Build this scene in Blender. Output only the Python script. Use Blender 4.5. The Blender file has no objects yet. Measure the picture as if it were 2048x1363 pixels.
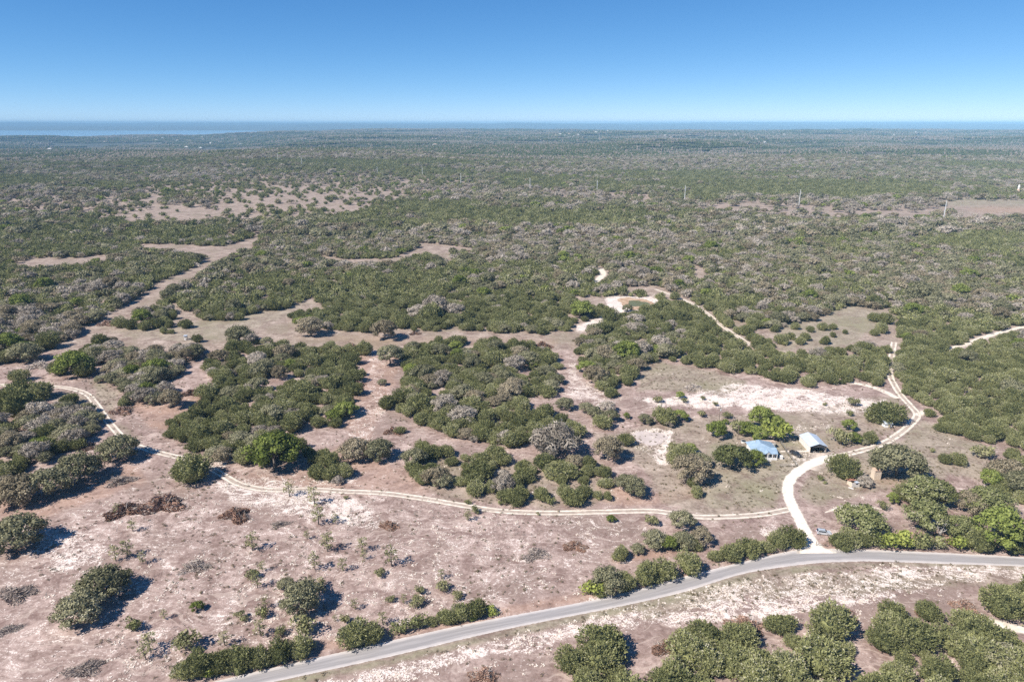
import bpy, math, random
import numpy as np
from mathutils import Matrix, Vector

random.seed(11)
RNG = np.random.default_rng(11)
scene = bpy.context.scene
COL = scene.collection

# ------------------------------------------------------------------ camera, sky, sun, exposure
CAM_H = 130.0
PITCH = math.radians(17.7)
cam_data = bpy.data.cameras.new('camera')
cam_data.lens = 24.0
cam_data.sensor_width = 36.0
cam_data.clip_start = 1.0
cam_data.clip_end = 150000.0
cam = bpy.data.objects.new('camera', cam_data)
COL.objects.link(cam)
cam.location = (0, 0, CAM_H)
cam.rotation_euler = (math.pi / 2 - PITCH, 0, 0)
scene.camera = cam

SUN_EL = math.radians(46)
SUN_AZ = math.radians(238)          # compass bearing of the sun, 0 = +Y, clockwise
world = bpy.data.worlds.new('World')
scene.world = world
world.use_nodes = True
wn = world.node_tree.nodes
wl = world.node_tree.links
sky = wn.new('ShaderNodeTexSky')
sky.sky_type = 'NISHITA'
sky.sun_disc = False
sky.sun_elevation = SUN_EL
sky.sun_rotation = SUN_AZ
sky.altitude = 300.0
sky.air_density = 0.42
sky.dust_density = 0.0
sky.ozone_density = 10.0
bg = wn['Background']
bg.inputs['Strength'].default_value = 0.113
# one tone curve per channel over the whole sky (the camera's picture profile)
_sep = wn.new('ShaderNodeSeparateColor'); _cmb = wn.new('ShaderNodeCombineColor'); wl.new(sky.outputs['Color'], _sep.inputs[0])
for _i, (_p, _k) in enumerate(((1.18, 1.20), (0.82, 0.77), (0.60, 0.70))):
    _a = wn.new('ShaderNodeMath'); _a.operation = 'MULTIPLY'; _a.inputs[1].default_value = 0.113
    _b = wn.new('ShaderNodeMath'); _b.operation = 'POWER'; _b.inputs[1].default_value = _p
    _c = wn.new('ShaderNodeMath'); _c.operation = 'MULTIPLY'; _c.inputs[1].default_value = _k / 0.113
    wl.new(_sep.outputs[_i], _a.inputs[0]); wl.new(_a.outputs[0], _b.inputs[0]); wl.new(_b.outputs[0], _c.inputs[0]); wl.new(_c.outputs[0], _cmb.inputs[_i])
wl.new(_cmb.outputs[0], bg.inputs['Color'])

sun_data = bpy.data.lights.new('sun', 'SUN')
sun_data.energy = 5.0
sun_data.angle = math.radians(0.5)
sun_data.color = (1.0, 0.94, 0.86)
sun = bpy.data.objects.new('sun', sun_data)
COL.objects.link(sun)
sdir = Vector((math.sin(SUN_AZ) * math.cos(SUN_EL), math.cos(SUN_AZ) * math.cos(SUN_EL), math.sin(SUN_EL)))
sun.rotation_euler = (-sdir).to_track_quat('-Z', 'Y').to_euler()
sun.location = (0, 0, 400)

scene.view_settings.view_transform = 'Standard'
scene.view_settings.look = 'None'
scene.view_settings.gamma = 1.0
scene.view_settings.exposure = 0.64
scene.view_settings.use_curve_mapping = False
scene.cycles.use_denoising = False
scene.cycles.max_bounces = 5
scene.cycles.diffuse_bounces = 3
scene.cycles.transparent_max_bounces = 6
scene.cycles.volume_bounces = 0
scene.cycles.use_adaptive_sampling = False
scene.render.film_transparent = False

# ------------------------------------------------------------------ pixel <-> place (photo is 2048 x 1363)
F = 2048 * 24.0 / 36.0
CX, CY = 1024.0, 681.5
SP, CP = math.sin(PITCH), math.cos(PITCH)

def smooth(a, b, x):
    t = np.clip((x - a) / (b - a), 0, 1)
    return t * t * (3 - 2 * t)

def vnoise(x, y, seed=0):
    """value noise, vectorised, about -1..1"""
    xi = np.floor(x).astype(np.int64); yi = np.floor(y).astype(np.int64)
    fx = x - xi; fy = y - yi
    fx = fx * fx * (3 - 2 * fx); fy = fy * fy * (3 - 2 * fy)
    def h(a, b):
        n = (a * 374761393 + b * 668265263 + seed * 982451653) & 0x7fffffff
        n = ((n ^ (n >> 13)) * 1274126177) & 0x7fffffff
        return ((n ^ (n >> 16)) & 0xffff) / 32767.5 - 1
    return ((h(xi, yi) * (1 - fx) + h(xi + 1, yi) * fx) * (1 - fy)
            + (h(xi, yi + 1) * (1 - fx) + h(xi + 1, yi + 1) * fx) * fy)

def fbm(x, y, seed=0, o=4):
    s = 0; a = 1.0; t = 0
    for k in range(o):
        s = s + a * vnoise(x * 2 ** k, y * 2 ** k, seed + k * 17); t += a; a *= 0.5
    return s / t

LAKE_Z = -52.0

def height(x, y):
    x = np.asarray(x, float); y = np.asarray(y, float)
    yy = np.maximum(y, 1.0)
    ang = x / yy                                     # tangent of the bearing
    z = 0.45 * np.sin(x / 67.0 + 0.7) * np.sin(y / 83.0 + 0.4)
    r1 = smooth(650, 1800, y)
    lf = 1 - smooth(-0.42, -0.22, ang)
    z = z + r1 * (7 + 22 * smooth(1800, 4200, y) * (1 - 0.6 * lf * smooth(3500, 6000, y))) * fbm(x / 900.0, y / 620.0, 3, 4) * 1.5
    z = z + smooth(1500, 2300, y) * (1 - smooth(2500, 3300, y)) * 22 * smooth(-0.55, -0.3, ang) * (1 - smooth(-0.22, 0.1, ang))
    right = smooth(-0.42, -0.22, ang)
    # plateau to the right: a long crest at about nine kilometres
    z = z + right * (26 * smooth(3000, 8600, y) - 46 * smooth(9300, 12500, y))
    # valley to the left falling to the lake
    left = 1 - right
    z = z - left * 48 * smooth(2600, 5200, y)
    z = z + left * 56 * np.exp(-((x + 4700) / 900.0) ** 2 - ((y - 6900) / 420.0) ** 2)
    z = z + 44 * np.exp(-((x + 3300) / 1500.0) ** 2 - ((y - 8200) / 700.0) ** 2)
    # the lake basin
    sx = (x + 9000 + 0.10 * (y - 12000)) / 5200.0
    sy = (y - 13300) / 5600.0
    edge = fbm(x / 1700.0, y / 2600.0, 8, 3) * 0.22
    basin = 1 - smooth(0.82, 1.12, np.sqrt(sx * sx + sy * sy) + edge)
    z = z * (1 - basin) - 62 * basin
    # far blue hills
    f1 = smooth(16500, 23500, y)
    z = z + f1 * (95 + 34 * fbm(x / 5200.0, y / 3600.0, 21, 4) * 1.4)
    f2 = smooth(24500, 30500, y)
    rid = 66 + 44 * fbm(x / 4200.0, y / 9000.0, 31, 4)
    z = z + f2 * rid * (0.72 + 0.5 * smooth(0.12, 0.3, ang) * (1 - smooth(0.62, 0.8, ang)) + 0.55 * (1 - smooth(-0.42, -0.2, ang)))
    z = np.where(z > 115, 115 + 52 * np.tanh((z - 115) / 52.0), z)
    return z

def project(x, y, z):
    dx, dy, dz = x, y, z - CAM_H
    depth = dy * CP - dz * SP
    up = dy * SP + dz * CP
    depth = np.where(depth < 1, 1, depth)
    return CX + F * dx / depth, CY - F * up / depth, depth

def pix(px, py, zoff=0.0):
    """ground point seen at a pixel (optionally a plane zoff above it)"""
    u = (px - CX) / F; v = -(py - CY) / F
    dx, dy, dz = u, CP + v * SP, -SP + v * CP
    t = (zoff - CAM_H) / dz
    for _ in range(12):
        g = float(height(dx * t, dy * t)) + zoff
        t = 0.5 * t + 0.5 * (g - CAM_H) / dz
    return Vector((dx * t, dy * t, float(height(dx * t, dy * t))))

def rng_at(p):
    return math.sqrt(p.x ** 2 + p.y ** 2 + (p.z - CAM_H) ** 2)

def gz(x, y):
    return float(height(x, y))

# ------------------------------------------------------------------ helpers: materials
def mat(name, color=(0.5, 0.5, 0.5), rough=0.8, metal=0.0):
    m = bpy.data.materials.new(name)
    m.use_nodes = True
    b = m.node_tree.nodes['Principled BSDF']
    b.inputs['Base Color'].default_value = (*color, 1)
    b.inputs['Roughness'].default_value = rough
    b.inputs['Metallic'].default_value = metal
    b.inputs['Specular IOR Level'].default_value = 0.3
    return m

class NT:
    def __init__(s, m):
        s.t = m.node_tree; s.n = s.t.nodes; s.l = s.t.links
    def node(s, typ, **kw):
        n = s.n.new(typ)
        for k, v in kw.items():
            setattr(n, k, v)
        return n
    def put(s, sock, v):
        if isinstance(v, bpy.types.NodeSocket):
            s.l.new(v, sock)
        elif v is not None:
            if hasattr(sock.default_value, '__len__') and hasattr(v, '__len__') and len(v) == 3 and len(sock.default_value) == 4:
                v = (*v, 1)
            sock.default_value = v
    def noise(s, vec, scale, detail=3, rough=0.55, dist=0.0):
        n = s.node('ShaderNodeTexNoise')
        s.put(n.inputs['Vector'], vec)
        n.inputs['Scale'].default_value = scale; n.inputs['Detail'].default_value = detail
        n.inputs['Roughness'].default_value = rough; n.inputs['Distortion'].default_value = dist
        return n.outputs['Fac']
    def math(s, op, a, b=None, c=None, clamp=False):
        n = s.node('ShaderNodeMath', operation=op, use_clamp=clamp)
        s.put(n.inputs[0], a)
        if b is not None: s.put(n.inputs[1], b)
        if c is not None: s.put(n.inputs[2], c)
        return n.outputs[0]
    def ramp(s, x, a, b, lo=0.0, hi=1.0):
        n = s.node('ShaderNodeMapRange', interpolation_type='SMOOTHSTEP')
        s.put(n.inputs['Value'], x)
        n.inputs['From Min'].default_value = a; n.inputs['From Max'].default_value = b
        n.inputs['To Min'].default_value = lo; n.inputs['To Max'].default_value = hi
        return n.outputs[0]
    def mix(s, fac, a, b):
        n = s.node('ShaderNodeMix', data_type='RGBA')
        s.put(n.inputs['Factor'], fac); s.put(n.inputs['A'] if False else n.inputs[6], a); s.put(n.inputs[7], b)
        return n.outputs[2]
    def mapping(s, vec, scale, rot=0.0):
        n = s.node('ShaderNodeMapping')
        s.put(n.inputs['Vector'], vec)
        n.inputs['Scale'].default_value = scale; n.inputs['Rotation'].default_value = (0, 0, rot)
        return n.outputs[0]

def leaf_mat(name, c0, c1, c2=None, transl=0.22):
    """foliage: leaf tint from the leaf's own random number and the tree's"""
    m = bpy.data.materials.new(name); m.use_nodes = True
    k = NT(m); k.n.clear()
    out = k.node('ShaderNodeOutputMaterial')
    at = k.node('ShaderNodeAttribute'); at.attribute_name = 'tint'
    oi = k.node('ShaderNodeObjectInfo')
    f = k.math('ADD', k.math('MULTIPLY', at.outputs['Fac'], 0.62), k.math('MULTIPLY', oi.outputs['Random'], 0.38))
    cr = k.node('ShaderNodeValToRGB')
    e = cr.color_ramp.elements
    e[0].position = 0.12; e[0].color = (*c0, 1)
    e[1].position = 0.74; e[1].color = (*c1, 1)
    if c2:
        x = e.new(0.92); x.color = (*c2, 1)
    k.l.new(f, cr.inputs[0])
    d = k.node('ShaderNodeBsdfDiffuse'); t = k.node('ShaderNodeBsdfTranslucent'); mx = k.node('ShaderNodeMixShader')
    k.l.new(cr.outputs[0], d.inputs['Color']); k.l.new(cr.outputs[0], t.inputs['Color'])
    mx.inputs[0].default_value = transl
    k.l.new(d.outputs[0], mx.inputs[1]); k.l.new(t.outputs[0], mx.inputs[2]); k.l.new(mx.outputs[0], out.inputs['Surface'])
    return m

def patchy(name, c0, c1, scale=2.0, rough=0.8, metal=0.0, stretch=(1, 1, 1)):
    m = mat(name, c0, rough, metal); k = NT(m)
    tc = k.node('ShaderNodeTexCoord')
    n = k.noise(k.mapping(tc.outputs['Object'], stretch), scale, 4, 0.6)
    k.l.new(k.mix(k.ramp(n, 0.35, 0.68), c0, c1), k.n['Principled BSDF'].inputs['Base Color'])
    return m

M = {}
M['juniper'] = leaf_mat('juniper_foliage', (0.090, 0.100, 0.040), (0.335, 0.335, 0.150), (0.48, 0.45, 0.32))
M['oak'] = leaf_mat('live_oak_foliage', (0.110, 0.110, 0.060), (0.345, 0.325, 0.200), (0.46, 0.42, 0.32))
M['tan'] = leaf_mat('tan_oak_foliage', (0.145, 0.120, 0.075), (0.380, 0.325, 0.225), (0.46, 0.39, 0.29))
M['bare'] = leaf_mat('grey_twigs', (0.200, 0.172, 0.138), (0.480, 0.420, 0.350), (0.58, 0.52, 0.44), 0.15)
M['bright'] = leaf_mat('fresh_green_foliage', (0.090, 0.115, 0.025), (0.290, 0.330, 0.095), (0.36, 0.38, 0.14))
M['yellow'] = leaf_mat('yellow_green_foliage', (0.130, 0.160, 0.030), (0.360, 0.390, 0.105))
M['sapling'] = leaf_mat('sapling_foliage', (0.150, 0.155, 0.070), (0.360, 0.345, 0.180), (0.42, 0.37, 0.25), 0.3)
M['dead'] = leaf_mat('dead_brush', (0.105, 0.064, 0.046), (0.400, 0.245, 0.180), (0.50, 0.40, 0.34), 0.1)
M['deadgrey'] = leaf_mat('dead_grey_brush', (0.16, 0.12, 0.10), (0.40, 0.34, 0.30), (0.5, 0.44, 0.38), 0.05)
M['deadwhite'] = leaf_mat('bleached_brush', (0.38, 0.32, 0.27), (0.62, 0.54, 0.46), (0.7, 0.62, 0.54), 0.05)
M['bark'] = patchy('bark', (0.10, 0.085, 0.07), (0.24, 0.21, 0.18), 4.0)
M['barkpale'] = patchy('pale_bark', (0.36, 0.33, 0.30), (0.52, 0.49, 0.45), 3.0)

# ------------------------------------------------------------------ helpers: objects
def tag(o, label, cat=None, group=None, kind=None):
    o['label'] = label
    if cat: o['category'] = cat
    if group: o['group'] = group
    if kind: o['kind'] = kind
    return o

def empty(name, loc, rz=0.0):
    o = bpy.data.objects.new(name, None)
    o.empty_display_size = 0.5
    COL.objects.link(o)
    o.location = loc; o.rotation_euler = (0, 0, rz)
    return o

class MB:
    def __init__(s): s.v = []; s.f = []
    def add(s, vs, fs):
        b = len(s.v); s.v += [tuple(p) for p in vs]; s.f += [tuple(i + b for i in f) for f in fs]; return s
    def box(s, cx, cy, cz, sx, sy, sz, rz=0.0):
        c, n = math.cos(rz), math.sin(rz); vs = []
        for k in (-1, 1):
            for (i, j) in ((-1, -1), (1, -1), (1, 1), (-1, 1)):
                a, b = i * sx / 2, j * sy / 2
                vs.append((cx + a * c - b * n, cy + a * n + b * c, cz + k * sz / 2))
        return s.add(vs, [(3, 2, 1, 0), (4, 5, 6, 7), (0, 1, 5, 4), (1, 2, 6, 5), (2, 3, 7, 6), (3, 0, 4, 7)])
    def tube(s, p0, p1, r0, r1, n=6, caps=True):
        p0 = Vector(p0); p1 = Vector(p1); d = (p1 - p0).normalized()
        a = d.orthogonal().normalized(); b = d.cross(a); vs = []
        for p, r in ((p0, r0), (p1, r1)):
            for i in range(n):
                t = 2 * math.pi * i / n
                vs.append(p + (a * math.cos(t) + b * math.sin(t)) * r)
        fs = [(i, (i + 1) % n, n + (i + 1) % n, n + i) for i in range(n)]
        if caps: fs += [tuple(range(n - 1, -1, -1)), tuple(range(n, 2 * n))]
        return s.add(vs, fs)
    def prism(s, prof, y0, y1):
        """profile in x,z swept along y"""
        n = len(prof)
        vs = [(x, y0, z) for x, z in prof] + [(x, y1, z) for x, z in prof]
        fs = [(i, n + i, n + (i + 1) % n, (i + 1) % n) for i in range(n)]
        return s.add(vs, fs + [tuple(range(n)), tuple(range(2 * n - 1, n - 1, -1))])
    def mesh(s, name):
        me = bpy.data.meshes.new(name); me.from_pydata(s.v, [], s.f); me.update(); return me
    def build(s, name, m, parent=None, loc=None):
        me = s.mesh(name); me.materials.append(m)
        o = bpy.data.objects.new(name, me); COL.objects.link(o)
        if parent: o.parent = parent
        if loc is not None: o.location = loc
        return o

def np_mesh(name, V, FC, m, tint=None, cols=None):
    """V (n,3); FC list of int arrays (k,3) or (k,4)"""
    me = bpy.data.meshes.new(name)
    lens = np.concatenate([np.full(len(f), f.shape[1], np.int32) for f in FC])
    loops = np.concatenate([f.ravel() for f in FC]).astype(np.int32)
    starts = np.concatenate(([0], np.cumsum(lens)[:-1])).astype(np.int32)
    me.vertices.add(len(V)); me.loops.add(len(loops)); me.polygons.add(len(lens))
    me.vertices.foreach_set('co', np.asarray(V, np.float32).ravel())
    me.loops.foreach_set('vertex_index', loops)
    me.polygons.foreach_set('loop_start', starts)
    me.polygons.foreach_set('loop_total', lens)
    me.update(calc_edges=True)
    if tint is not None:
        a = me.attributes.new('tint', 'FLOAT', 'FACE'); a.data.foreach_set('value', np.asarray(tint, np.float32))
    if cols is not None:
        a = me.attributes.new('col', 'FLOAT_COLOR', 'FACE'); a.data.foreach_set('color', np.asarray(cols, np.float32).ravel())
    if m: me.materials.append(m)
    return me

# ------------------------------------------------------------------ authored map: what grows and lies where, in photo pixels
RX0, RY0, RS = -600, 236, 2.0                       # raster origin and pixels per cell
RW, RH = 1630, 700                                   # covers x -600..2660, y 236..1636
def new_raster(v=0.0): return np.full((RH, RW), v, np.float32)
_gx = RX0 + (np.arange(RW) + 0.5) * RS
_gy = RY0 + (np.arange(RH) + 0.5) * RS

def paint_poly(r, pts, v):
    xs = [p[0] for p in pts]; ys = [p[1] for p in pts]
    i0 = max(0, int((min(xs) - RX0) / RS)); i1 = min(RW, int((max(xs) - RX0) / RS) + 2)
    j0 = max(0, int((min(ys) - RY0) / RS)); j1 = min(RH, int((max(ys) - RY0) / RS) + 2)
    if i1 <= i0 or j1 <= j0: return
    X, Y = np.meshgrid(_gx[i0:i1], _gy[j0:j1])
    # ragged borders
    s = 2.5 + 0.010 * (Y - 246)
    X = X + s * vnoise(X / 23.0, Y / 13.0, 5) ; Y = Y + 0.6 * s * vnoise(X / 19.0, Y / 11.0, 6)
    ins = np.zeros(X.shape, bool); n = len(pts)
    for a in range(n):
        x0, y0 = pts[a]; x1, y1 = pts[(a + 1) % n]
        if y0 == y1: continue
        c = ((y0 > Y) != (y1 > Y)) & (X < (x1 - x0) * (Y - y0) / (y1 - y0) + x0)
        ins ^= c
    r[j0:j1, i0:i1][ins] = v

def paint_line(r, pts, v):
    """pts (x, y, half height in px); ribbons are wider than tall on the receding ground"""
    for (x0, y0, w0), (x1, y1, w1) in zip(pts[:-1], pts[1:]):
        m = max(w0, w1) * 1.9 + 2
        i0 = max(0, int((min(x0, x1) - m - RX0) / RS)); i1 = min(RW, int((max(x0, x1) + m - RX0) / RS) + 2)
        j0 = max(0, int((min(y0, y1) - m - RY0) / RS)); j1 = min(RH, int((max(y0, y1) + m - RY0) / RS) + 2)
        if i1 <= i0 or j1 <= j0: continue
        X, Y = np.meshgrid(_gx[i0:i1], _gy[j0:j1])
        X = X + 2.5 * vnoise(X / 17.0, Y / 11.0, 15)
        k = 1.8
        ax, ay, bx, by = x0 / k, y0, x1 / k, y1
        t = np.clip(((X / k - ax) * (bx - ax) + (Y - ay) * (by - ay)) / ((bx - ax) ** 2 + (by - ay) ** 2 + 1e-6), 0, 1)
        d = np.hypot(X / k - ax - t * (bx - ax), Y - ay - t * (by - ay))
        r[j0:j1, i0:i1][d < w0 + (w1 - w0) * t] = v

def blur(r, n=1):
    for _ in range(n):
        p = np.pad(r, 1, mode='edge')
        r = (p[:-2, 1:-1] + p[2:, 1:-1] + p[1:-1, :-2] + p[1:-1, 2:] + 2 * r) / 6
    return r

def look(r, px, py):
    i = np.clip(((px - RX0) / RS).astype(int), 0, RW - 1); j = np.clip(((py - RY0) / RS).astype(int), 0, RH - 1)
    return r[j, i]

DEN = new_raster(0.0)                                # how closely trees stand
OAK = new_raster(0.0)                                # share of broadleaf trees
DEN[: int((640 - RY0) / RS)] = 0.97
OAK[: int((640 - RY0) / RS)] = 0.56
def wood(pts, den, oak): paint_poly(DEN, pts, den); paint_poly(OAK, pts, oak)
def gap(pts): paint_poly(DEN, pts, 0.0)
def lane(pts): paint_line(DEN, pts, 0.0)
# far and middle distance
wood([(-600, 398), (0, 395), (120, 385), (300, 372), (560, 345), (700, 348), (900, 358), (1010, 372), (780, 396), (700, 424), (560, 442), (400, 446), (250, 442), (150, 432), (60, 422), (-600, 425)], 0.24, 0.40)
wood([(180, 425), (260, 412), (360, 405), (420, 418), (520, 412), (560, 428), (400, 440), (240, 438)], 0.06, 0.3)
wood([(470, 390), (640, 380), (760, 388), (690, 405), (520, 412)], 0.12, 0.3)
wood([(330, 330), (460, 324), (640, 332), (900, 345), (960, 356), (700, 350), (480, 345)], 0.55, 0.65)
wood([(880, 366), (1050, 374), (1240, 383), (1450, 394), (1600, 396), (1900, 396), (2660, 395), (2660, 440), (1900, 440), (1620, 437), (1450, 426), (1240, 404), (1000, 386)], 0.34, 0.7)
wood([(1400, 404), (1560, 402), (1640, 416), (1800, 418), (1890, 412), (1890, 428), (1700, 430), (1560, 424), (1430, 414)], 0.08, 0.6)
gap([(1898, 398), (2000, 399), (2100, 398), (2660, 400), (2660, 440), (2060, 434), (1960, 431), (1880, 425)])
wood([(-600, 445), (500, 443), (560, 462), (480, 494), (300, 503), (-600, 530)], 1.0, 0.22)
wood([(-600, 528), (240, 520), (330, 506), (430, 505), (400, 532), (310, 580), (200, 610), (-600, 600)], 1.0, 0.12)
wood([(-600, 590), (0, 585), (120, 570), (240, 560), (290, 585), (270, 605), (200, 640), (120, 690), (0, 730), (-600, 740)], 0.95, 0.55)
wood([(440, 512), (640, 505), (660, 550), (480, 562), (380, 556)], 1.0, 0.85)
wood([(320, 618), (350, 572), (440, 556), (700, 532), (1150, 518), (1210, 560), (1180, 600), (1160, 660), (1130, 668), (700, 664), (600, 655), (560, 620), (470, 636), (390, 640), (350, 614)], 1.0, 0.10)
wood([(870, 540), (1150, 545), (1180, 590), (1000, 620), (900, 590)], 1.0, 0.28)
wood([(600, 480), (1200, 440), (1300, 520), (1150, 520), (700, 505)], 1.0, 0.6)
wood([(1230, 540), (1500, 470), (2660, 440), (2660, 660), (1800, 640), (1700, 608), (1560, 640), (1450, 640), (1400, 600), (1300, 580)], 1.0, 0.62)
wood([(1650, 540), (2660, 500), (2660, 600), (1900, 600), (1700, 580)], 1.0, 0.8)
wood([(1480, 640), (1540, 600), (1700, 605), (1690, 625), (1560, 655), (1500, 660)], 1.0, 0.55)
# near woods
wood([(1310, 700), (1340, 640), (1440, 640), (1500, 660), (1560, 700), (1640, 700), (1700, 690), (1790, 690), (1792, 765), (1770, 778), (1700, 768), (1650, 775), (1600, 770), (1500, 752), (1420, 740), (1330, 722)], 1.0, 0.08)
wood([(1790, 620), (2660, 600), (2660, 960), (2048, 930), (1990, 905), (1970, 870), (1945, 888), (1905, 872), (1872, 850), (1852, 812), (1800, 782), (1790, 745), (1800, 690)], 1.0, 0.12)
wood([(1870, 690), (2660, 690), (2660, 860), (2000, 850), (1900, 790)], 1.0, 0.25)
wood([(1160, 650), (1240, 620), (1330, 610), (1430, 640), (1480, 690), (1400, 690), (1330, 712), (1290, 730), (1262, 762), (1230, 790), (1255, 803), (1200, 795), (1168, 775), (1150, 745), (1150, 690)], 1.0, 0.14)
wood([(302, 866), (345, 838), (392, 800), (430, 765), (400, 740), (445, 690), (470, 668), (540, 682), (640, 692), (690, 690), (742, 707), (700, 722), (742, 748), (706, 800), (728, 806), (704, 850), (640, 872), (600, 852), (588, 872), (642, 900), (656, 935), (600, 945), (500, 940), (440, 932), (400, 908), (345, 897), (310, 872)], 1.0, 0.10)
wood([(782, 772), (806, 742), (775, 722), (835, 682), (950, 674), (1090, 692), (1135, 738), (1120, 772), (1088, 802), (1100, 832), (1170, 852), (1158, 884), (1060, 890), (1020, 902), (880, 872), (840, 862), (828, 842), (770, 816), (765, 802), (802, 788)], 1.0, 0.16)
wood([(800, 892), (862, 882), (930, 902), (1000, 905), (1060, 912), (1180, 906), (1232, 962), (1212, 998), (1120, 1008), (1040, 1008), (880, 988), (838, 972), (815, 950)], 0.50, 0.05)
wood([(1040, 930), (1170, 910), (1225, 958), (1205, 992), (1100, 985)], 0.8, 0.12)
wood([(850, 940), (980, 925), (1020, 985), (950, 1000), (870, 980)], 0.75, 0.0)
wood([(110, 700), (125, 668), (180, 660), (238, 676), (245, 700), (330, 702), (352, 682), (402, 692), (416, 718), (360, 728), (280, 724), (180, 730)], 0.95, 0.5)
wood([(180, 770), (185, 745), (240, 730), (330, 716), (362, 748), (330, 768), (270, 775)], 1.0, 0.4)
wood([(222, 808), (228, 786), (290, 765), (322, 772), (372, 790), (350, 818), (290, 814)], 0.95, 0.5)
wood([(-600, 830), (0, 832), (70, 802), (140, 815), (182, 815), (196, 850), (186, 880), (150, 902), (120, 908), (60, 940), (0, 962), (-600, 990)], 1.0, 0.42)
wood([(-600, 760), (-60, 770), (-60, 830), (-600, 830)], 0.8, 0.3)
wood([(1105, 1322), (1140, 1285), (1178, 1292), (1222, 1273), (1276, 1290), (1292, 1320), (1300, 1420), (1330, 1640), (1000, 1640), (1130, 1400), (1170, 1350), (1112, 1342)], 1.0, 0.0)
wood([(1345, 1310), (1385, 1252), (1430, 1234), (1472, 1260), (1512, 1255), (1537, 1300), (1530, 1322), (1547, 1342), (1560, 1640), (1330, 1640), (1340, 1340)], 1.0, 0.02)
wood([(1548, 1268), (1560, 1230), (1642, 1224), (1682, 1280), (1722, 1292), (1740, 1240), (1800, 1200), (1852, 1210), (1930, 1232), (1962, 1272), (2060, 1290), (2660, 1300), (2660, 1640), (1560, 1640), (1548, 1350)], 1.0, 0.07)
wood([(1955, 1214), (2000, 1180), (2060, 1158), (2660, 1150), (2660, 1240), (2048, 1237), (1960, 1228)], 1.0, 0.05)
wood([(1960, 990), (2000, 930), (2060, 920), (2660, 930), (2660, 1000), (2060, 1010), (2000, 990)], 0.9, 0.6)
gap([(1700, 1298), (1745, 1300), (1765, 1345), (1730, 1363), (1690, 1340)])
gap([(1880, 1335), (1905, 1310), (1915, 1345), (1890, 1363)])
gap([(1290, 1310), (1340, 1305), (1345, 1420), (1300, 1400)])
gap([(1605, 1335), (1660, 1345), (1650, 1372), (1610, 1366)])
# clearings
lane([(120, 700, 12), (160, 682, 13), (215, 648, 13), (270, 612, 10), (310, 592, 11), (325, 574, 11), (385, 547, 8), (420, 522, 8), (450, 504, 9), (490, 490, 9), (520, 466, 3)])
lane([(285, 492, 4), (330, 494, 6), (400, 500, 8), (450, 500, 8)])
gap([(20, 532), (60, 516), (160, 514), (218, 509), (210, 522), (100, 534)])
gap([(200, 668), (242, 640), (330, 662), (356, 640), (346, 614), (362, 612), (396, 640), (450, 650), (540, 620), (630, 600), (648, 616), (560, 634), (472, 643), (456, 668), (440, 692), (415, 706), (400, 692), (330, 674), (240, 674)])
lane([(430, 695, 10), (480, 668, 6), (560, 664, 5), (600, 676, 6), (660, 676, 7), (700, 676, 8), (755, 694, 13), (745, 722, 12), (750, 750, 13), (742, 780, 17), (738, 812, 17), (722, 850, 16), (705, 880, 18), (640, 868, 6), (600, 852, 3)])
lane([(650, 668, 6), (760, 674, 9), (830, 668, 6), (950, 668, 6), (1060, 676, 6), (1128, 692, 11), (1140, 730, 12), (1150, 770, 20), (1180, 798, 13), (1215, 810, 8)])
lane([(640, 515, 3), (690, 522, 4), (790, 522, 4), (850, 495, 6), (890, 510, 8)])
lane([(840, 490, 4), (940, 500, 4)])
lane([(1200, 535, 5), (1208, 552, 7), (1190, 562, 5)])
lane([(1160, 598, 4), (1205, 602, 8), (1240, 602, 8), (1310, 602, 6)]); lane([(1165, 656, 8), (1210, 640, 10), (1235, 618, 10), (1225, 600, 8)])
gap([(1230, 592), (1310, 594), (1322, 612), (1240, 626), (1225, 612)])
lane([(1255, 577, 4), (1310, 578, 6), (1345, 590, 5), (1380, 606, 5), (1415, 628, 5), (1445, 655, 5), (1500, 692, 5)])
lane([(1390, 530, 5), (1402, 550, 8)])
gap([(1546, 690), (1538, 665), (1620, 645), (1700, 610), (1785, 622), (1792, 640), (1725, 662), (1704, 690), (1600, 705)])
lane([(1788, 640, 5), (1790, 680, 5), (1780, 720, 5), (1780, 750, 7), (1795, 785, 9)])
lane([(1700, 762, 4), (1750, 776, 5), (1800, 792, 6)])
lane([(1880, 704, 4), (1935, 686, 5), (1985, 668, 5), (2060, 650, 4)])
lane([(1585, 742, 3), (1620, 752, 4)])
gap([(515, 765), (545, 752), (568, 762), (560, 775), (530, 778)])
gap([(1035, 800), (1075, 795), (1085, 808), (1050, 812)])
gap([(600, 742), (618, 738), (622, 748), (604, 752)])
lane([(0, 770, 8), (140, 776, 10), (172, 788, 9), (216, 842, 9), (250, 880, 9), (300, 900, 10), (400, 925, 10)])
# ground masks
GRASS, CAL, RED, BARE = new_raster(0), new_raster(0), new_raster(0), new_raster(0)
_n = 0.5 + 0.5 * vnoise(np.meshgrid(_gx, _gy)[0] / 130.0, np.meshgrid(_gx, _gy)[1] / 45.0, 41)
GRASS[:] = np.where((_gy[:, None] < 700), 0.45, 0.12)
paint_poly(GRASS, [(1180, 870), (1280, 930), (1330, 1000), (1420, 1040), (1560, 1010), (1580, 960), (1640, 915), (1760, 880), (1830, 830), (1780, 790), (1600, 820), (1420, 830), (1260, 860)], 0.55)
paint_poly(GRASS, [(1400, 985), (1420, 1015), (1540, 1010), (1572, 970), (1600, 930), (1660, 900), (1640, 885), (1420, 890), (1410, 950)], 0.85)
paint_poly(GRASS, [(1620, 940), (1700, 905), (1800, 880), (1850, 840), (1960, 890), (2000, 960), (1900, 950), (1800, 970), (1720, 990), (1640, 1010), (1600, 990)], 0.7)
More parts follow.
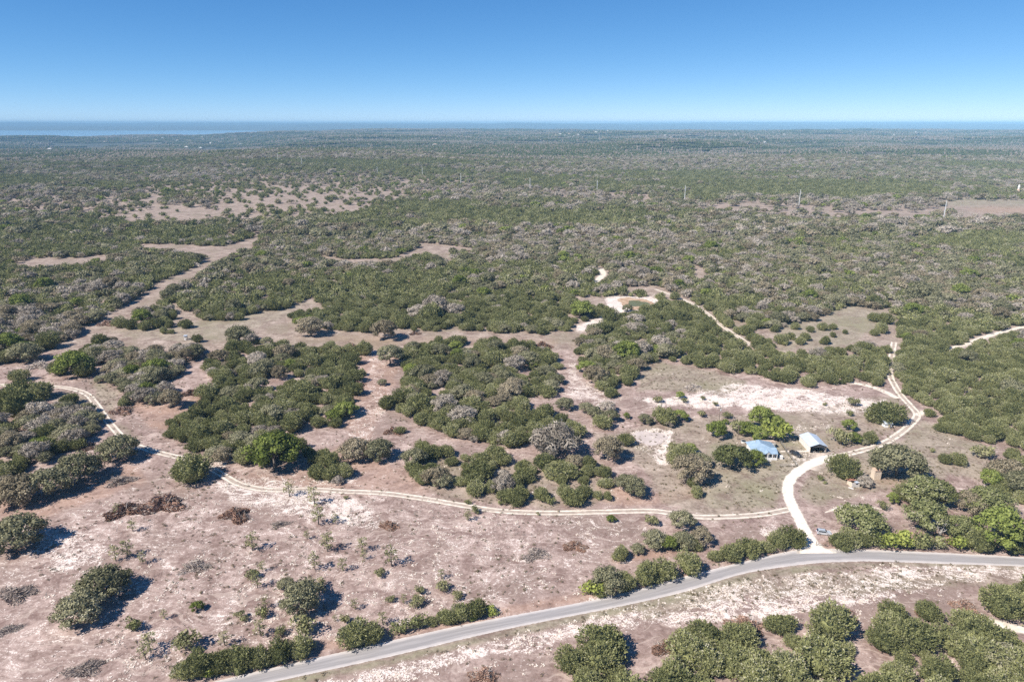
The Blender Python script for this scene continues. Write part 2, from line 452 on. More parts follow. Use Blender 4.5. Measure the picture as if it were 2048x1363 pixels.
paint_poly(GRASS, [(1300, 720), (1420, 745), (1500, 760), (1460, 790), (1330, 780), (1270, 780)], 0.75)
paint_poly(GRASS, [(200, 660), (330, 655), (400, 640), (640, 600), (560, 634), (450, 680), (330, 680)], 0.75)
paint_poly(GRASS, [(80, 780), (170, 790), (260, 900), (200, 830), (120, 815)], 0.7)
paint_poly(GRASS, [(180, 760), (240, 780), (230, 840), (290, 880), (250, 870), (200, 810)], 0.7)
paint_poly(GRASS, [(820, 900), (1200, 930), (1240, 1000), (1100, 1015), (880, 1000)], 0.5)
paint_poly(GRASS, [(1540, 650), (1700, 605), (1790, 625), (1700, 690), (1560, 700)], 0.8)
paint_poly(GRASS, [(1895, 395), (2660, 395), (2660, 412), (1895, 412)], 0.9)
paint_line(GRASS, [(552, 1370, 6), (790, 1318, 6), (1015, 1265, 7), (1240, 1220, 8), (1372, 1192, 10), (1490, 1156, 9), (1620, 1134, 6), (1741, 1127, 4), (2100, 1136, 3)], 1.0)
paint_line(GRASS, [(1300, 1230, 10), (1420, 1195, 12), (1560, 1160, 10)], 0.6)
paint_line(GRASS, [(1270, 890, 4), (1300, 905, 4)], 1.0)
paint_poly(CAL, [(1270, 800), (1360, 790), (1480, 765), (1640, 785), (1770, 800), (1760, 830), (1600, 822), (1480, 815), (1350, 812)], 0.8)
paint_poly(CAL, [(1262, 862), (1340, 858), (1345, 885), (1318, 915), (1285, 900), (1262, 875)], 0.5)
paint_line(CAL, [(1265, 866, 3), (1300, 860, 4), (1340, 862, 4), (1338, 885, 4), (1318, 910, 6), (1328, 925, 6)], 1.0)
paint_line(CAL, [(1262, 885, 2), (1310, 915, 2)], 1.0)
paint_line(CAL, [(1165, 656, 8), (1210, 640, 10), (1235, 618, 10), (1225, 600, 9), (1310, 602, 7)], 1.0)
paint_poly(CAL, [(1225, 596), (1310, 598), (1316, 612), (1240, 626)], 1.0)
paint_poly(CAL, [(1740, 1130), (2660, 1128), (2660, 1170), (1900, 1160), (1740, 1150)], 0.62)
paint_poly(GRASS, [(1500, 1150), (1740, 1140), (2660, 1140), (2660, 1165), (1900, 1172), (1700, 1190), (1500, 1200)], 0.5)
paint_poly(CAL, [(1400, 1170), (1620, 1140), (1900, 1165), (1760, 1205), (1500, 1240), (1300, 1250), (1050, 1290), (900, 1330), (820, 1363), (600, 1380), (800, 1325), (1050, 1265)], 0.55)
paint_line(CAL, [(1540, 1060, 12), (1600, 1100, 10)], 0.5)
paint_poly(CAL, [(420, 960), (520, 950), (720, 1000), (760, 1060), (640, 1040), (460, 1000)], 0.45)
paint_poly(CAL, [(60, 1080), (160, 1060), (220, 1100), (120, 1150)], 0.4)
paint_poly(CAL, [(740, 700), (800, 690), (760, 760), (770, 830), (730, 890), (690, 870), (740, 780)], 0.35)
paint_poly(CAL, [(1140, 700), (1160, 760), (1250, 800), (1200, 815), (1130, 790)], 0.45)
paint_line(CAL, [(1890, 700, 4), (1935, 687, 5), (1985, 670, 4)], 1.0)
paint_poly(CAL, [(1500, 860), (1700, 845), (1600, 870), (1540, 880)], 0.4)
paint_poly(CAL, [(1600, 895), (1655, 890), (1680, 915), (1600, 945), (1570, 940)], 0.6)
for q in ((1180, 1200, 60), (390, 935, 50), (640, 960, 60), (1010, 1300, 70)):
    paint_line(CAL, [(q[0], q[1], 8), (q[0] + q[2], q[1] - 6, 10)], 0.5)
paint_poly(RED, [(250, 800), (420, 780), (380, 850), (300, 860)], 0.5)
paint_poly(RED, [(0, 1000), (140, 970), (260, 930), (300, 960), (160, 1010), (60, 1040), (0, 1045)], 0.5)
paint_poly(RED, [(640, 690), (800, 680), (790, 760), (740, 880), (790, 940), (600, 960), (560, 955), (700, 880)], 0.45)
paint_poly(RED, [(430, 940), (700, 960), (820, 930), (860, 990), (520, 985)], 0.4)
paint_poly(RED, [(1190, 960), (1300, 980), (1340, 1000), (1260, 1010), (1180, 1000)], 0.55)
paint_line(RED, [(1290, 1000, 12), (1400, 985, 10), (1420, 950, 8)], 0.45)
paint_line(RED, [(1240, 1115, 8), (1340, 1105, 9), (1400, 1095, 8)], 0.6)
paint_line(RED, [(1640, 1090, 8), (1760, 1075, 12), (1900, 1075, 12), (2060, 1080, 14)], 0.6)
paint_line(RED, [(400, 1330, 8), (640, 1290, 10), (860, 1250, 10), (1160, 1195, 8), (1400, 1140, 7)], 0.55)
paint_line(RED, [(1760, 965, 5), (1820, 962, 6), (1850, 950, 6)], 0.8)
paint_line(RED, [(640, 676, 6), (760, 680, 9), (1100, 684, 8)], 0.4)
paint_line(RED, [(1300, 715, 4), (1330, 712, 4)], 0.9)
paint_poly(RED, [(1930, 416), (2040, 410), (2660, 412), (2660, 428), (1960, 426)], 0.75)
paint_poly(BARE, [(0, 1060), (200, 1010), (420, 940), (700, 960), (900, 1020), (1180, 1030), (1340, 1060), (1140, 1160), (900, 1240), (600, 1300), (400, 1340), (0, 1400), (-600, 1640), (-600, 1060)], 0.5)
GRASS, CAL, RED, BARE = blur(GRASS, 4), blur(CAL, 3), blur(RED, 5), blur(BARE, 6)

# ------------------------------------------------------------------ ground sheet
def lines(near0, near1, step, far, g):
    a = list(np.arange(near0, near1, step)); s = step
    while a[-1] < far:
        s *= g; a.append(a[-1] + s)
    return a
xs = lines(0, 235, 1.6, 41000, 1.031)
xs = np.array([-v for v in xs[:0:-1]] + xs)
ys = np.array([-500, -300, -150, -60, 0, 30, 55, 75, 90] + lines(100, 560, 1.6, 34500, 1.0155))
GX, GY = np.meshgrid(xs, ys)
GZ = height(GX, GY)
gpx, gpy, _ = project(GX.ravel(), GY.ravel(), GZ.ravel())
gpy = np.where(GY.ravel() < 60, 1600, gpy)
masks = np.stack([look(GRASS, gpx, gpy), look(CAL, gpx, gpy), look(RED, gpx, gpy), look(BARE, gpx, gpy)], 1)
nx, ny = len(xs), len(ys)
idx = np.arange(nx * ny).reshape(ny, nx)
quads = np.stack([idx[:-1, :-1], idx[:-1, 1:], idx[1:, 1:], idx[1:, :-1]], -1).reshape(-1, 4)

def ground_material():
    m = mat('ground_soil', (0.4, 0.33, 0.28), 0.95); k = NT(m)
    tc = k.node('ShaderNodeTexCoord'); P = tc.outputs['Object']
    at = k.node('ShaderNodeAttribute'); at.attribute_name = 'mask'
    sp = k.node('ShaderNodeSeparateColor'); k.l.new(at.outputs['Color'], sp.inputs[0])
    grass, cal, red, bare = sp.outputs[0], sp.outputs[1], sp.outputs[2], at.outputs['Alpha']
    big = k.noise(P, 0.028, 4, 0.6)
    mid = k.noise(P, 0.13, 5, 0.65, 0.6)
    fine = k.noise(P, 0.75, 4, 0.7, 0.4)
    vfine = k.noise(P, 2.4, 2, 0.6)
    wrp = k.node('ShaderNodeTexNoise'); k.l.new(P, wrp.inputs['Vector']); wrp.inputs['Scale'].default_value = 0.05; wrp.inputs['Detail'].default_value = 3
    vm = k.node('ShaderNodeVectorMath', operation='MULTIPLY_ADD'); k.l.new(wrp.outputs['Color'], vm.inputs[0]); vm.inputs[1].default_value = (26, 26, 0); k.l.new(P, vm.inputs[2])
    Q = vm.outputs[0]
    streak = k.noise(k.mapping(Q, (0.55, 1.0, 1.0), 0.6), 0.62, 5, 0.72, 0.5)
    streak2 = k.noise(k.mapping(Q, (1.0, 0.40, 1.0), 0.9), 0.55, 4, 0.7, 0.8)
    scar = k.noise(k.mapping(Q, (0.18, 1.6, 1.0), -0.35), 0.42, 3, 0.6, 0.6)
    # soil: mauve brown to pale dust
    soil = k.mix(k.ramp(k.math('ADD', k.math('MULTIPLY', mid, 0.6), k.math('MULTIPLY', fine, 0.4)), 0.36, 0.66), (0.190, 0.122, 0.104), (0.495, 0.370, 0.328))
    soil = k.mix(k.ramp(k.math('ADD', k.math('MULTIPLY', big, 0.7), k.math('MULTIPLY', mid, 0.3)), 0.49, 0.60, 0, 0.85), soil, k.mix(fine, (0.150, 0.094, 0.080), (0.285, 0.198, 0.172)))
    soil = k.mix(k.math('MULTIPLY', k.ramp(streak2, 0.54, 0.70), 0.55), soil, (0.20, 0.133, 0.115))
    soil = k.mix(k.math('MULTIPLY', k.ramp(scar, 0.56, 0.66), 0.40), soil, (0.185, 0.125, 0.10))
    soil = k.mix(k.math('MULTIPLY', k.ramp(scar, 0.44, 0.36), 0.35), soil, (0.60, 0.49, 0.42))
    # red earth
    soil = k.mix(k.math('MULTIPLY', red, k.ramp(mid, 0.30, 0.62, 0.35, 1.0)), soil, k.mix(fine, (0.30, 0.155, 0.10), (0.46, 0.29, 0.21)))
    # dry grass
    gcol = k.mix(k.ramp(k.math('ADD', k.math('MULTIPLY', mid, 0.5), k.math('MULTIPLY', fine, 0.5)), 0.36, 0.64), (0.165, 0.145, 0.095), (0.345, 0.295, 0.215))
    gcol = k.mix(k.math('MULTIPLY', k.ramp(big, 0.48, 0.66), 0.55), gcol, (0.215, 0.215, 0.11))
    soil = k.mix(k.math('MULTIPLY', grass, k.ramp(mid, 0.28, 0.55, 0.45, 1.0), clamp=True), soil, gcol)
    # limestone and wood chips lying about: small pale flecks, thick in places
    th = k.math('ADD', k.math('ADD', k.math('MULTIPLY', cal, 0.20), k.math('MULTIPLY', bare, 0.07)), k.math('MULTIPLY', k.math('SUBTRACT', mid, 0.5), 0.35))
    th = k.math('SUBTRACT', th, k.math('MULTIPLY', grass, 0.07))
    fl = k.ramp(k.math('ADD', k.math('ADD', k.math('MULTIPLY', streak, 0.55), k.math('MULTIPLY', vfine, 0.45)), th), 0.575, 0.655)
    soil = k.mix(k.math('MULTIPLY', fl, 0.9), soil, k.mix(fine, (0.62, 0.52, 0.46), (0.82, 0.74, 0.67)))
    # dark litter specks
    dk = k.ramp(k.math('ADD', k.math('MULTIPLY', streak2, 0.5), k.math('MULTIPLY', vfine, 0.5)), 0.41, 0.34)
    soil = k.mix(k.math('MULTIPLY', dk, 0.6), soil, (0.12, 0.085, 0.07))
    b = k.n['Principled BSDF']
    # from three kilometres on the woods themselves are the surface
    sy = k.node('ShaderNodeSeparateXYZ'); k.l.new(P, sy.inputs[0])
    farf = k.ramp(sy.outputs[1], 1500, 3600, 0.0, 0.96)
    fn = k.noise(k.mapping(P, (1, 1, 1)), 0.011, 6, 0.72, 0.3)
    fb = k.noise(P, 0.0016, 5, 0.6)
    wood_c = k.mix(k.ramp(fn, 0.42, 0.66), (0.026, 0.034, 0.018), (0.090, 0.088, 0.060))
    wood_c = k.mix(k.ramp(fb, 0.46, 0.62, 0, 0.55), wood_c, k.mix(k.ramp(fn, 0.4, 0.62), (0.06, 0.056, 0.045), (0.15, 0.135, 0.115)))
    wood_c = k.mix(k.ramp(k.math('ADD', k.math('MULTIPLY', fn, 0.6), k.math('MULTIPLY', fb, 0.4)), 0.61, 0.66, 0, 0.4), wood_c, (0.30, 0.27, 0.21))
    k.l.new(k.mix(farf, soil, wood_c), b.inputs['Base Color'])
    bp = k.node('ShaderNodeBump'); bp.inputs['Strength'].default_value = 0.35; bp.inputs['Distance'].default_value = 0.25
    k.l.new(k.math('ADD', fine, k.math('MULTIPLY', vfine, 0.5)), bp.inputs['Height']); k.l.new(bp.outputs[0], b.inputs['Normal'])
    return m

gm = np_mesh('ground', np.stack([GX.ravel(), GY.ravel(), GZ.ravel()], 1), [quads], ground_material())
a = gm.attributes.new('mask', 'FLOAT_COLOR', 'POINT'); a.data.foreach_set('color', masks.astype(np.float32).ravel())
gm.polygons.foreach_set('use_smooth', np.ones(len(quads), bool))
ground = bpy.data.objects.new('ground', gm); COL.objects.link(ground)
tag(ground, 'pinkish brown stony ground with pale limestone patches and dry grass', kind='structure')

# ------------------------------------------------------------------ lake and stock pond
def water_mat(name, c, rough):
    m = mat(name, c, rough); k = NT(m); b = k.n['Principled BSDF']
    b.inputs['Specular IOR Level'].default_value = 0.5; b.inputs['IOR'].default_value = 1.33
    tc = k.node('ShaderNodeTexCoord')
    n = k.noise(k.mapping(tc.outputs['Object'], (1, 2.5, 1)), 0.004 if name == 'lake_water' else 1.2, 4, 0.6)
    bp = k.node('ShaderNodeBump'); bp.inputs['Strength'].default_value = 0.08
    k.l.new(n, bp.inputs['Height']); k.l.new(bp.outputs[0], b.inputs['Normal'])
    return m
o = MB().add([(-30000, 6900, LAKE_Z), (-2600, 6900, LAKE_Z), (-2600, 20500, LAKE_Z), (-30000, 20500, LAKE_Z)], [(0, 1, 2, 3)]).build('lake', water_mat('lake_water', (0.20, 0.27, 0.33), 0.12))  # base colour lightened to imitate pale sky reflected in the water
tag(o, 'wide pale blue lake below the far hills', kind='structure')

def disc(name, cpx, cpy, rx, ry, zo, m, seed, n=48, amp=0.14):
    c = pix(cpx, cpy); s = rng_at(c) / F
    vs = [(c.x, c.y, c.z + zo)]
    for i in range(n):
        t = 2 * math.pi * i / n
        k = 1 + amp * math.sin(3 * t + seed) + amp * 0.5 * math.sin(7 * t + seed * 2.3) + 0.03 * random.uniform(-1, 1)
        x = c.x + rx * s * k * math.cos(t); y = c.y + ry * s * k * math.sin(t)
        vs.append((x, y, gz(x, y) + zo))
    return MB().add(vs, [(0, 1 + i, 1 + (i + 1) % n) for i in range(n)]).build(name, m)
M['wetmud'] = patchy('pond_mud', (0.34, 0.22, 0.14), (0.52, 0.38, 0.26), 0.3, 0.8)
M['drymud'] = patchy('dry_pond_bed', (0.42, 0.355, 0.325), (0.55, 0.47, 0.43), 0.12, 0.95)
o = disc('pond_bank', 1270, 606, 32, 44, 0.10, M['wetmud'], 1.0); tag(o, 'bare tan mud bank around the stock pond', kind='structure')
o = disc('stock_pond', 1276, 607, 21, 22, 0.16, water_mat('pond_water', (0.13, 0.13, 0.05), 0.35), 2.0); tag(o, 'small green stock pond in a pale caliche clearing', kind='structure')
o = disc('dry_pond', 1300, 875, 32, 30, 0.06, M['drymud'], 0.6, amp=0.10); tag(o, 'dried grey pond bed beside the farmyard', kind='structure')

# ------------------------------------------------------------------ roads and tracks
def spline(pts, n):
    """Catmull-Rom through 2D/3D tuples"""
    P = [np.array(p, float) for p in pts]; P = [2 * P[0] - P[1]] + P + [2 * P[-1] - P[-2]]
    out = []
    for i in range(1, len(P) - 2):
        for s in range(n):
            t = s / n
            out.append(0.5 * (2 * P[i] + (P[i + 1] - P[i - 1]) * t + (2 * P[i - 1] - 5 * P[i] + 4 * P[i + 1] - P[i + 2]) * t * t + (3 * P[i] - P[i - 1] - 3 * P[i + 1] + P[i + 2]) * t ** 3))
    out.append(P[-2]); return out

def strip(name, m, A, B, zo, cross=7):
    """sheet between two lists of world xy points; uv.y runs across, uv.x along in metres"""
    vs, fs, uv = [], [], []; L = 0.0
    for i, (p, q) in enumerate(zip(A, B)):
        if i: L += math.hypot(*(0.5 * (p + q) - 0.5 * (A[i - 1] + B[i - 1]))[:2])
        for j in range(cross):
            t = j / (cross - 1); w = p * (1 - t) + q * t
            vs.append((w[0], w[1], gz(w[0], w[1]) + zo)); uv.append((L, t))
    for i in range(len(A) - 1):
        for j in range(cross - 1):
            a = i * cross + j; fs.append((a, a + 1, a + 1 + cross, a + cross))
    me = bpy.data.meshes.new(name); me.from_pydata(vs, [], fs); me.materials.append(m)
    ul = me.uv_layers.new(name='uv')
    for lp in me.loops: ul.data[lp.index].uv = uv[lp.vertex_index]
    me.update()
    if me.polygons[0].normal.z < 0: me.flip_normals()
    o = bpy.data.objects.new(name, me); COL.objects.link(o); return o

def edge_world(pts, n=8):
    w = []
    for px, py in pts:
        p = pix(px, py); w.append((p.x, p.y))
    return spline(w, n)

def asphalt_mat():
    m = mat('road_surface', (0.3, 0.28, 0.28), 0.85); k = NT(m)
    uvn = k.node('ShaderNodeUVMap'); uvn.uv_map = 'uv'
    s = k.node('ShaderNodeSeparateXYZ'); k.l.new(uvn.outputs[0], s.inputs[0])
    tc = k.node('ShaderNodeTexCoord'); P = tc.outputs['Object']
    along = k.node('ShaderNodeCombineXYZ'); k.l.new(k.math('MULTIPLY', s.outputs[0], 0.05), along.inputs[0]); k.l.new(k.math('MULTIPLY', s.outputs[1], 6.0), along.inputs[1])
    stre = k.noise(along.outputs[0], 1.5, 4, 0.6)
    wob = k.math('ADD', s.outputs[1], k.math('MULTIPLY', k.math('SUBTRACT', k.noise(P, 0.35, 4, 0.6), 0.5), 0.16))
    cen = k.math('ABSOLUTE', k.math('SUBTRACT', wob, 0.5))
    c = k.mix(k.ramp(stre, 0.35, 0.7), (0.27, 0.252, 0.247), (0.36, 0.335, 0.325))
    c = k.mix(k.ramp(cen, 0.24, 0.36), c, (0.50, 0.455, 0.43))
    c = k.mix(k.ramp(cen, 0.40, 0.47), c, (0.68, 0.61, 0.55))
    tyre = k.ramp(k.math('ABSOLUTE', k.math('SUBTRACT', cen, 0.13)), 0.05, 0.0, 0, 0.25)
    c = k.mix(tyre, c, (0.20, 0.19, 0.185))
    c = k.mix(k.math('MULTIPLY', k.noise(P, 3.0, 3, 0.7), 0.3), c, (0.30, 0.275, 0.265))
    k.l.new(c, k.n['Principled BSDF'].inputs['Base Color'])
    # ragged verge
    edge = k.ramp(k.math('ADD', k.math('ABSOLUTE', k.math('SUBTRACT', s.outputs[1], 0.5)), k.math('MULTIPLY', k.math('SUBTRACT', k.noise(P, 0.9, 4, 0.7), 0.5), 0.10)), 0.475, 0.455)
    k.l.new(edge, k.n['Principled BSDF'].inputs['Alpha'])
    return m

def track_mat(name, c0, c1, lo=0.22, hi=0.5):
    """caliche: solid in the middle, thinning raggedly to the sides"""
    m = mat(name, c0, 0.95); k = NT(m)
    uvn = k.node('ShaderNodeUVMap'); uvn.uv_map = 'uv'
    s = k.node('ShaderNodeSeparateXYZ'); k.l.new(uvn.outputs[0], s.inputs[0])
    tc = k.node('ShaderNodeTexCoord'); P = tc.outputs['Object']
    k.l.new(k.mix(k.ramp(k.noise(P, 0.5, 5, 0.65), 0.35, 0.68), c0, c1), k.n['Principled BSDF'].inputs['Base Color'])
    d = k.math('ABSOLUTE', k.math('SUBTRACT', s.outputs[1], 0.5))
    n = k.math('SUBTRACT', k.math('ADD', k.math('MULTIPLY', k.noise(P, 0.22, 4, 0.7), 0.6), k.math('MULTIPLY', k.noise(P, 1.1, 3, 0.7), 0.4)), 0.5)
    k.l.new(k.ramp(k.math('ADD', d, k.math('MULTIPLY', n, 0.55)), hi, lo), k.n['Principled BSDF'].inputs['Alpha'])
    return m

top = [(380, 1376), (425, 1362), (662, 1307), (917, 1250), (1197, 1196), (1343, 1158), (1519, 1114), (1607, 1096), (1660, 1096), (1768, 1099), (1901, 1105), (2048, 1113), (2300, 1130)]
bot = [(480, 1382), (552, 1363), (790, 1311), (1015, 1258), (1240, 1213), (1372, 1183), (1490, 1147), (1620, 1128), (1690, 1124), (1750, 1123), (1901, 1128), (2048, 1133), (2300, 1146)]
# extend the road out of the picture
ta, tb = edge_world(top), edge_world(bot)
da = (ta[0] - ta[1]); db = (tb[0] - tb[1]); dm = da / np.linalg.norm(da)
ta = [ta[0] + dm * s for s in (160, 120, 80, 40, 15)] + ta
tb = [tb[0] + dm * s for s in (160, 120, 80, 40, 15)] + tb
dm = ta[-1] - ta[-2]; dm = dm / np.linalg.norm(dm)
ta += [ta[-1] + dm * s for s in (30, 80, 160)]; tb += [tb[-1] + dm * s for s in (30, 80, 160)]
road = strip('paved_road', asphalt_mat(), ta, tb, 0.05)
tag(road, 'worn grey two lane country road with pale dusty edges', kind='structure')

def offset_pts(c, off):
    out = []
    for i, p in enumerate(c):
        a = c[max(0, i - 1)]; b = c[min(len(c) - 1, i + 1)]
        d = b - a; d = d / (np.linalg.norm(d) + 1e-9)
        out.append(p + np.array([-d[1], d[0]]) * off)
    return out

M['drive'] = track_mat('white_caliche', (0.66, 0.57, 0.47), (0.86, 0.79, 0.69), 0.30, 0.46)
M['rut'] = track_mat('rut_caliche', (0.58, 0.49, 0.40), (0.76, 0.68, 0.58), 0.20, 0.50)
M['dust'] = track_mat('track_dust', (0.34, 0.275, 0.225), (0.46, 0.38, 0.315), 0.05, 0.5)
M['yard'] = track_mat('yard_dust', (0.50, 0.41, 0.34), (0.64, 0.54, 0.45), 0.05, 0.5)

def ribbon(name, m, pts, width, zo, n=8, off=0.0):
    """pts in photo pixels, width in metres (number or one per point)"""
    w = []
    for q in pts:
        p = pix(q[0], q[1]); w.append((p.x, p.y, q[2] if len(q) > 2 else width))
    c3 = spline(w, n); c = [p[:2] for p in c3]; ws = [max(0.3, p[2]) for p in c3]
    A, B = [], []
    for i, p in enumerate(c):
        a = c[max(0, i - 1)]; b = c[min(len(c) - 1, i + 1)]
        d = b - a; d = d / (np.linalg.norm(d) + 1e-9); nrm = np.array([-d[1], d[0]])
        A.append(p + nrm * (off + ws[i] / 2)); B.append(p + nrm * (off - ws[i] / 2))
    return strip(name, m, A, B, zo, 5)

drv = [(1634, 1106, 17), (1624, 1092, 9.5), (1612, 1066, 5.6), (1597, 1035, 5.2), (1582, 1005, 5.2), (1575, 980, 5.2), (1581, 958, 5.2), (1600, 940, 5.4), (1630, 924, 6.5), (1662, 914, 6.0)]
o = ribbon('gravel_driveway', M['drive'], drv, 5, 0.062); tag(o, 'white gravel driveway curving from the road to the farmyard', kind='structure')
o = ribbon('farmyard', M['yard'], [(1620, 938, 10), (1640, 912, 10), (1636, 894, 7)], 9, 0.025); tag(o, 'pale dusty yard in front of the metal barn', kind='structure')
o = ribbon('garden_path', M['rut'], [(1560, 902), (1600, 902), (1640, 900)], 1.6, 0.03); tag(o, 'pale footpath between farmhouse and barn', kind='structure')

def rutted(name, pts, label, gauge=1.05, rut=1.3, dust=5.0):
    a = ribbon(name, M['dust'], pts, dust, 0.018)
    tag(a, label, kind='structure')
    for s in (-1, 1):
        o = ribbon('wheel_rut', M['rut'], pts, rut, 0.034, off=s * gauge)
        o.parent = a
    return a
rutted('dirt_track', [(1655, 915), (1700, 906), (1760, 889), (1797, 868), (1822, 847), (1834, 829), (1820, 810), (1802, 790), (1788, 768), (1779, 745), (1783, 715), (1788, 684)], 'two wheel ruts leading from the driveway past the oak into the wood', 1.15, 1.6, 5.6)
rutted('dirt_track', [(-120, 768), (0, 769), (90, 772), (138, 776), (172, 787), (192, 808), (216, 842), (250, 878), (292, 897), (340, 910), (392, 922), (440, 946), (480, 968), (540, 979), (620, 978), (690, 982), (770, 986), (850, 997), (920, 1009), (1000, 1021), (1100, 1025), (1200, 1023), (1300, 1021), (1345, 1026), (1400, 1033), (1470, 1032), (1530, 1027), (1588, 1016)], 'long pale rutted track crossing the cleared field to the west wood', 1.1, 1.25, 4.6)
rutted('dirt_track', [(1310, 578), (1345, 590), (1380, 605), (1415, 627), (1445, 652), (1475, 672), (1502, 690)], 'pale track descending from the stock pond beside the small meadow', 1.0, 1.6, 5.5)
for pts, w, lab in (([(1698, 764), (1730, 770), (1762, 780), (1796, 796)], 5.0, 'pale side track joining the ruts below the juniper wood'),
                    ([(1834, 830, 5.0), (1848, 824, 5.0), (1866, 818, 0.6)], 5.0, 'short pale turnout at the bend of the farm ruts'),
                    ([(1885, 702), (1935, 686), (1985, 669), (2060, 650)], 5.5, 'white cleared strip through the east wood'),
                    ([(1190, 565), (1206, 548), (1200, 536)], 9, 'brown bare lane through the junipers north of the stock pond'),
                    ([(1650, 1024, 0.6), (1690, 1013, 3.0), (1730, 1012, 2.4), (1765, 1018, 0.5)], 4.0, 'faint pale wheel marks in the grass beside the driveway'),
                    ([(1930, 1235), (1985, 1245), (2060, 1262)], 5.0, 'pale dirt lane between the two thickets across the road')):
    o = ribbon('dirt_lane', M['rut'], pts, w, 0.022); tag(o, lab, kind='structure')

# ------------------------------------------------------------------ plants: meshes in unit width
def rot_frames(n):
    """n random orthonormal pairs"""
    a = RNG.normal(size=(n, 3)); a /= np.linalg.norm(a, axis=1)[:, None]
    b = RNG.normal(size=(n, 3)); b -= (a * b).sum(1)[:, None] * a; b /= np.linalg.norm(b, axis=1)[:, None]
    return a, b

def quads_at(C, A, B, la, lb):
    """quads centred at C spanned by A*la and B*lb"""
    A = A * np.asarray(la)[:, None] * 0.5; B = B * np.asarray(lb)[:, None] * 0.5
    V = np.stack([C - A - B * 0.6, C + A * 0.2 - B, C + A, C - A * 0.3 + B], 1).reshape(-1, 3)
    return V, np.arange(len(V)).reshape(-1, 4)

_ico = None
def ico():
    global _ico
    if _ico is None:
        import bmesh
        bm = bmesh.new(); bmesh.ops.create_icosphere(bm, subdivisions=2, radius=1)
        v = np.array([x.co[:] for x in bm.verts]); f = np.array([[q.index for q in p.verts] for p in bm.faces])
        bm.free()
        bm = bmesh.new(); bmesh.ops.create_icosphere(bm, subdivisions=1, radius=1)
        v1 = np.array([x.co[:] for x in bm.verts]); f1 = np.array([[q.index for q in p.verts] for p in bm.faces])
        bm.free(); _ico = (v, f, v1, f1)
    return _ico

class Crown:
    def __init__(s): s.V = []; s.F4 = []; s.F3 = []; s.t4 = []; s.t3 = []; s.c4 = []; s.c3 = []; s.n = 0
    def q(s, V, f, t, col=None):
        s.V.append(V); s.F4.append(f + s.n); s.t4.append(t); s.n += len(V)
        s.c4.append(np.tile(col if col is not None else (0, 0, 0, 1), (len(f), 1)))
    def tri(s, V, f, t, col=None):
        s.V.append(V); s.F3.append(f + s.n); s.t3.append(t); s.n += len(V)
        s.c3.append(np.tile(col if col is not None else (0, 0, 0, 1), (len(f), 1)))
    def mesh(s, name, m, cols=False):
        V = np.concatenate(s.V); FC = []; T = []; C = []
        if s.F4: FC.append(np.concatenate(s.F4)); T += s.t4; C += s.c4
        if s.F3: FC.append(np.concatenate(s.F3)); T += s.t3; C += s.c3
        return np_mesh(name, V, FC, m, np.concatenate(T), np.concatenate(C) if cols else None)

def blob(cr, c, r, lod=1, jit=0.18, col=None, lowcut=None):
    v, f, v1, f1 = ico()
    if lod: v, f = v1, f1
    V = v * (1 + RNG.uniform(-jit, jit, len(v)))[:, None] * np.asarray(r) + np.asarray(c)
    if lowcut is not None: V[:, 2] = np.maximum(V[:, 2], lowcut)
    cr.tri(V, f, RNG.uniform(0.0, 0.55, len(f)), col)

def dirs(n, zmin=-0.2):
    i = np.arange(n) + 0.5; z = 1 - (1 - zmin) * i / n; t = i * 2.39996 + RNG.uniform(0, 6.28)
    r = np.sqrt(np.clip(1 - z * z, 0, 1)); D = np.stack([r * np.cos(t), r * np.sin(t), z], 1)
    D += RNG.normal(0, 0.10, D.shape); return D / np.linalg.norm(D, axis=1)[:, None]

def juniper_crown(cr, tufts=110, per=16, leaf=0.075, h=0.72, off=(0, 0, 0), sc=1.0, core=True, col=None):
    """unit width, rounded cone of upright feathery tufts down to the ground"""
    off = np.asarray(off); p1, p2 = RNG.uniform(0, 6.28, 2); e = RNG.uniform(0.85, 1.15)
    D = dirs(tufts, -0.15)
    th = np.arctan2(D[:, 1], D[:, 0])
    lump = 1 + 0.13 * np.sin(2 * th + p1) + 0.10 * np.sin(3 * th + p2 + 3 * D[:, 2]) + RNG.uniform(-0.16, 0.13, tufts)
    R = np.array([0.43 * e, 0.43 / e, h * 0.55]); C0 = np.array([0, 0, h * 0.40])
    P = C0 + D * R * lump[:, None]
    P[:, 2] = np.maximum(P[:, 2], 0.05)
    ax = D * np.array([0.8, 0.8, 0.5]) + np.array([0, 0, 0.55]); ax /= np.linalg.norm(ax, axis=1)[:, None]
    n = tufts * per
    Pk = np.repeat(P, per, 0); Ak = np.repeat(ax, per, 0)
    s = RNG.uniform(-0.10, 0.085, n)
    C = Pk + Ak * s[:, None] + RNG.normal(0, 0.034, (n, 3)) * (1 - s / 0.14)[:, None]
    A = Ak + RNG.normal(0, 0.45, (n, 3)); A /= np.linalg.norm(A, axis=1)[:, None]
    B = RNG.normal(size=(n, 3)); B -= (A * B).sum(1)[:, None] * A; B /= np.linalg.norm(B, axis=1)[:, None]
    k = leaf * RNG.uniform(0.6, 1.35, n)
    V, f = quads_at(C * sc + off, A, B, k * 1.25 * sc, k * 0.62 * sc)
    tt = np.clip(np.repeat(RNG.uniform(0.15, 0.75, tufts), per) + RNG.normal(0, 0.16, n), 0, 1)
    tt[RNG.uniform(0, 1, n) < 0.07] = 1.0                # dry pale sprays
    cr.q(V, f, tt, col)
    if core: blob(cr, (C0 + np.array([0, 0, -0.02])) * sc + off, R * 0.80 * sc, 0 if tufts > 60 else 1, 0.10, col, 0.0 + off[2])

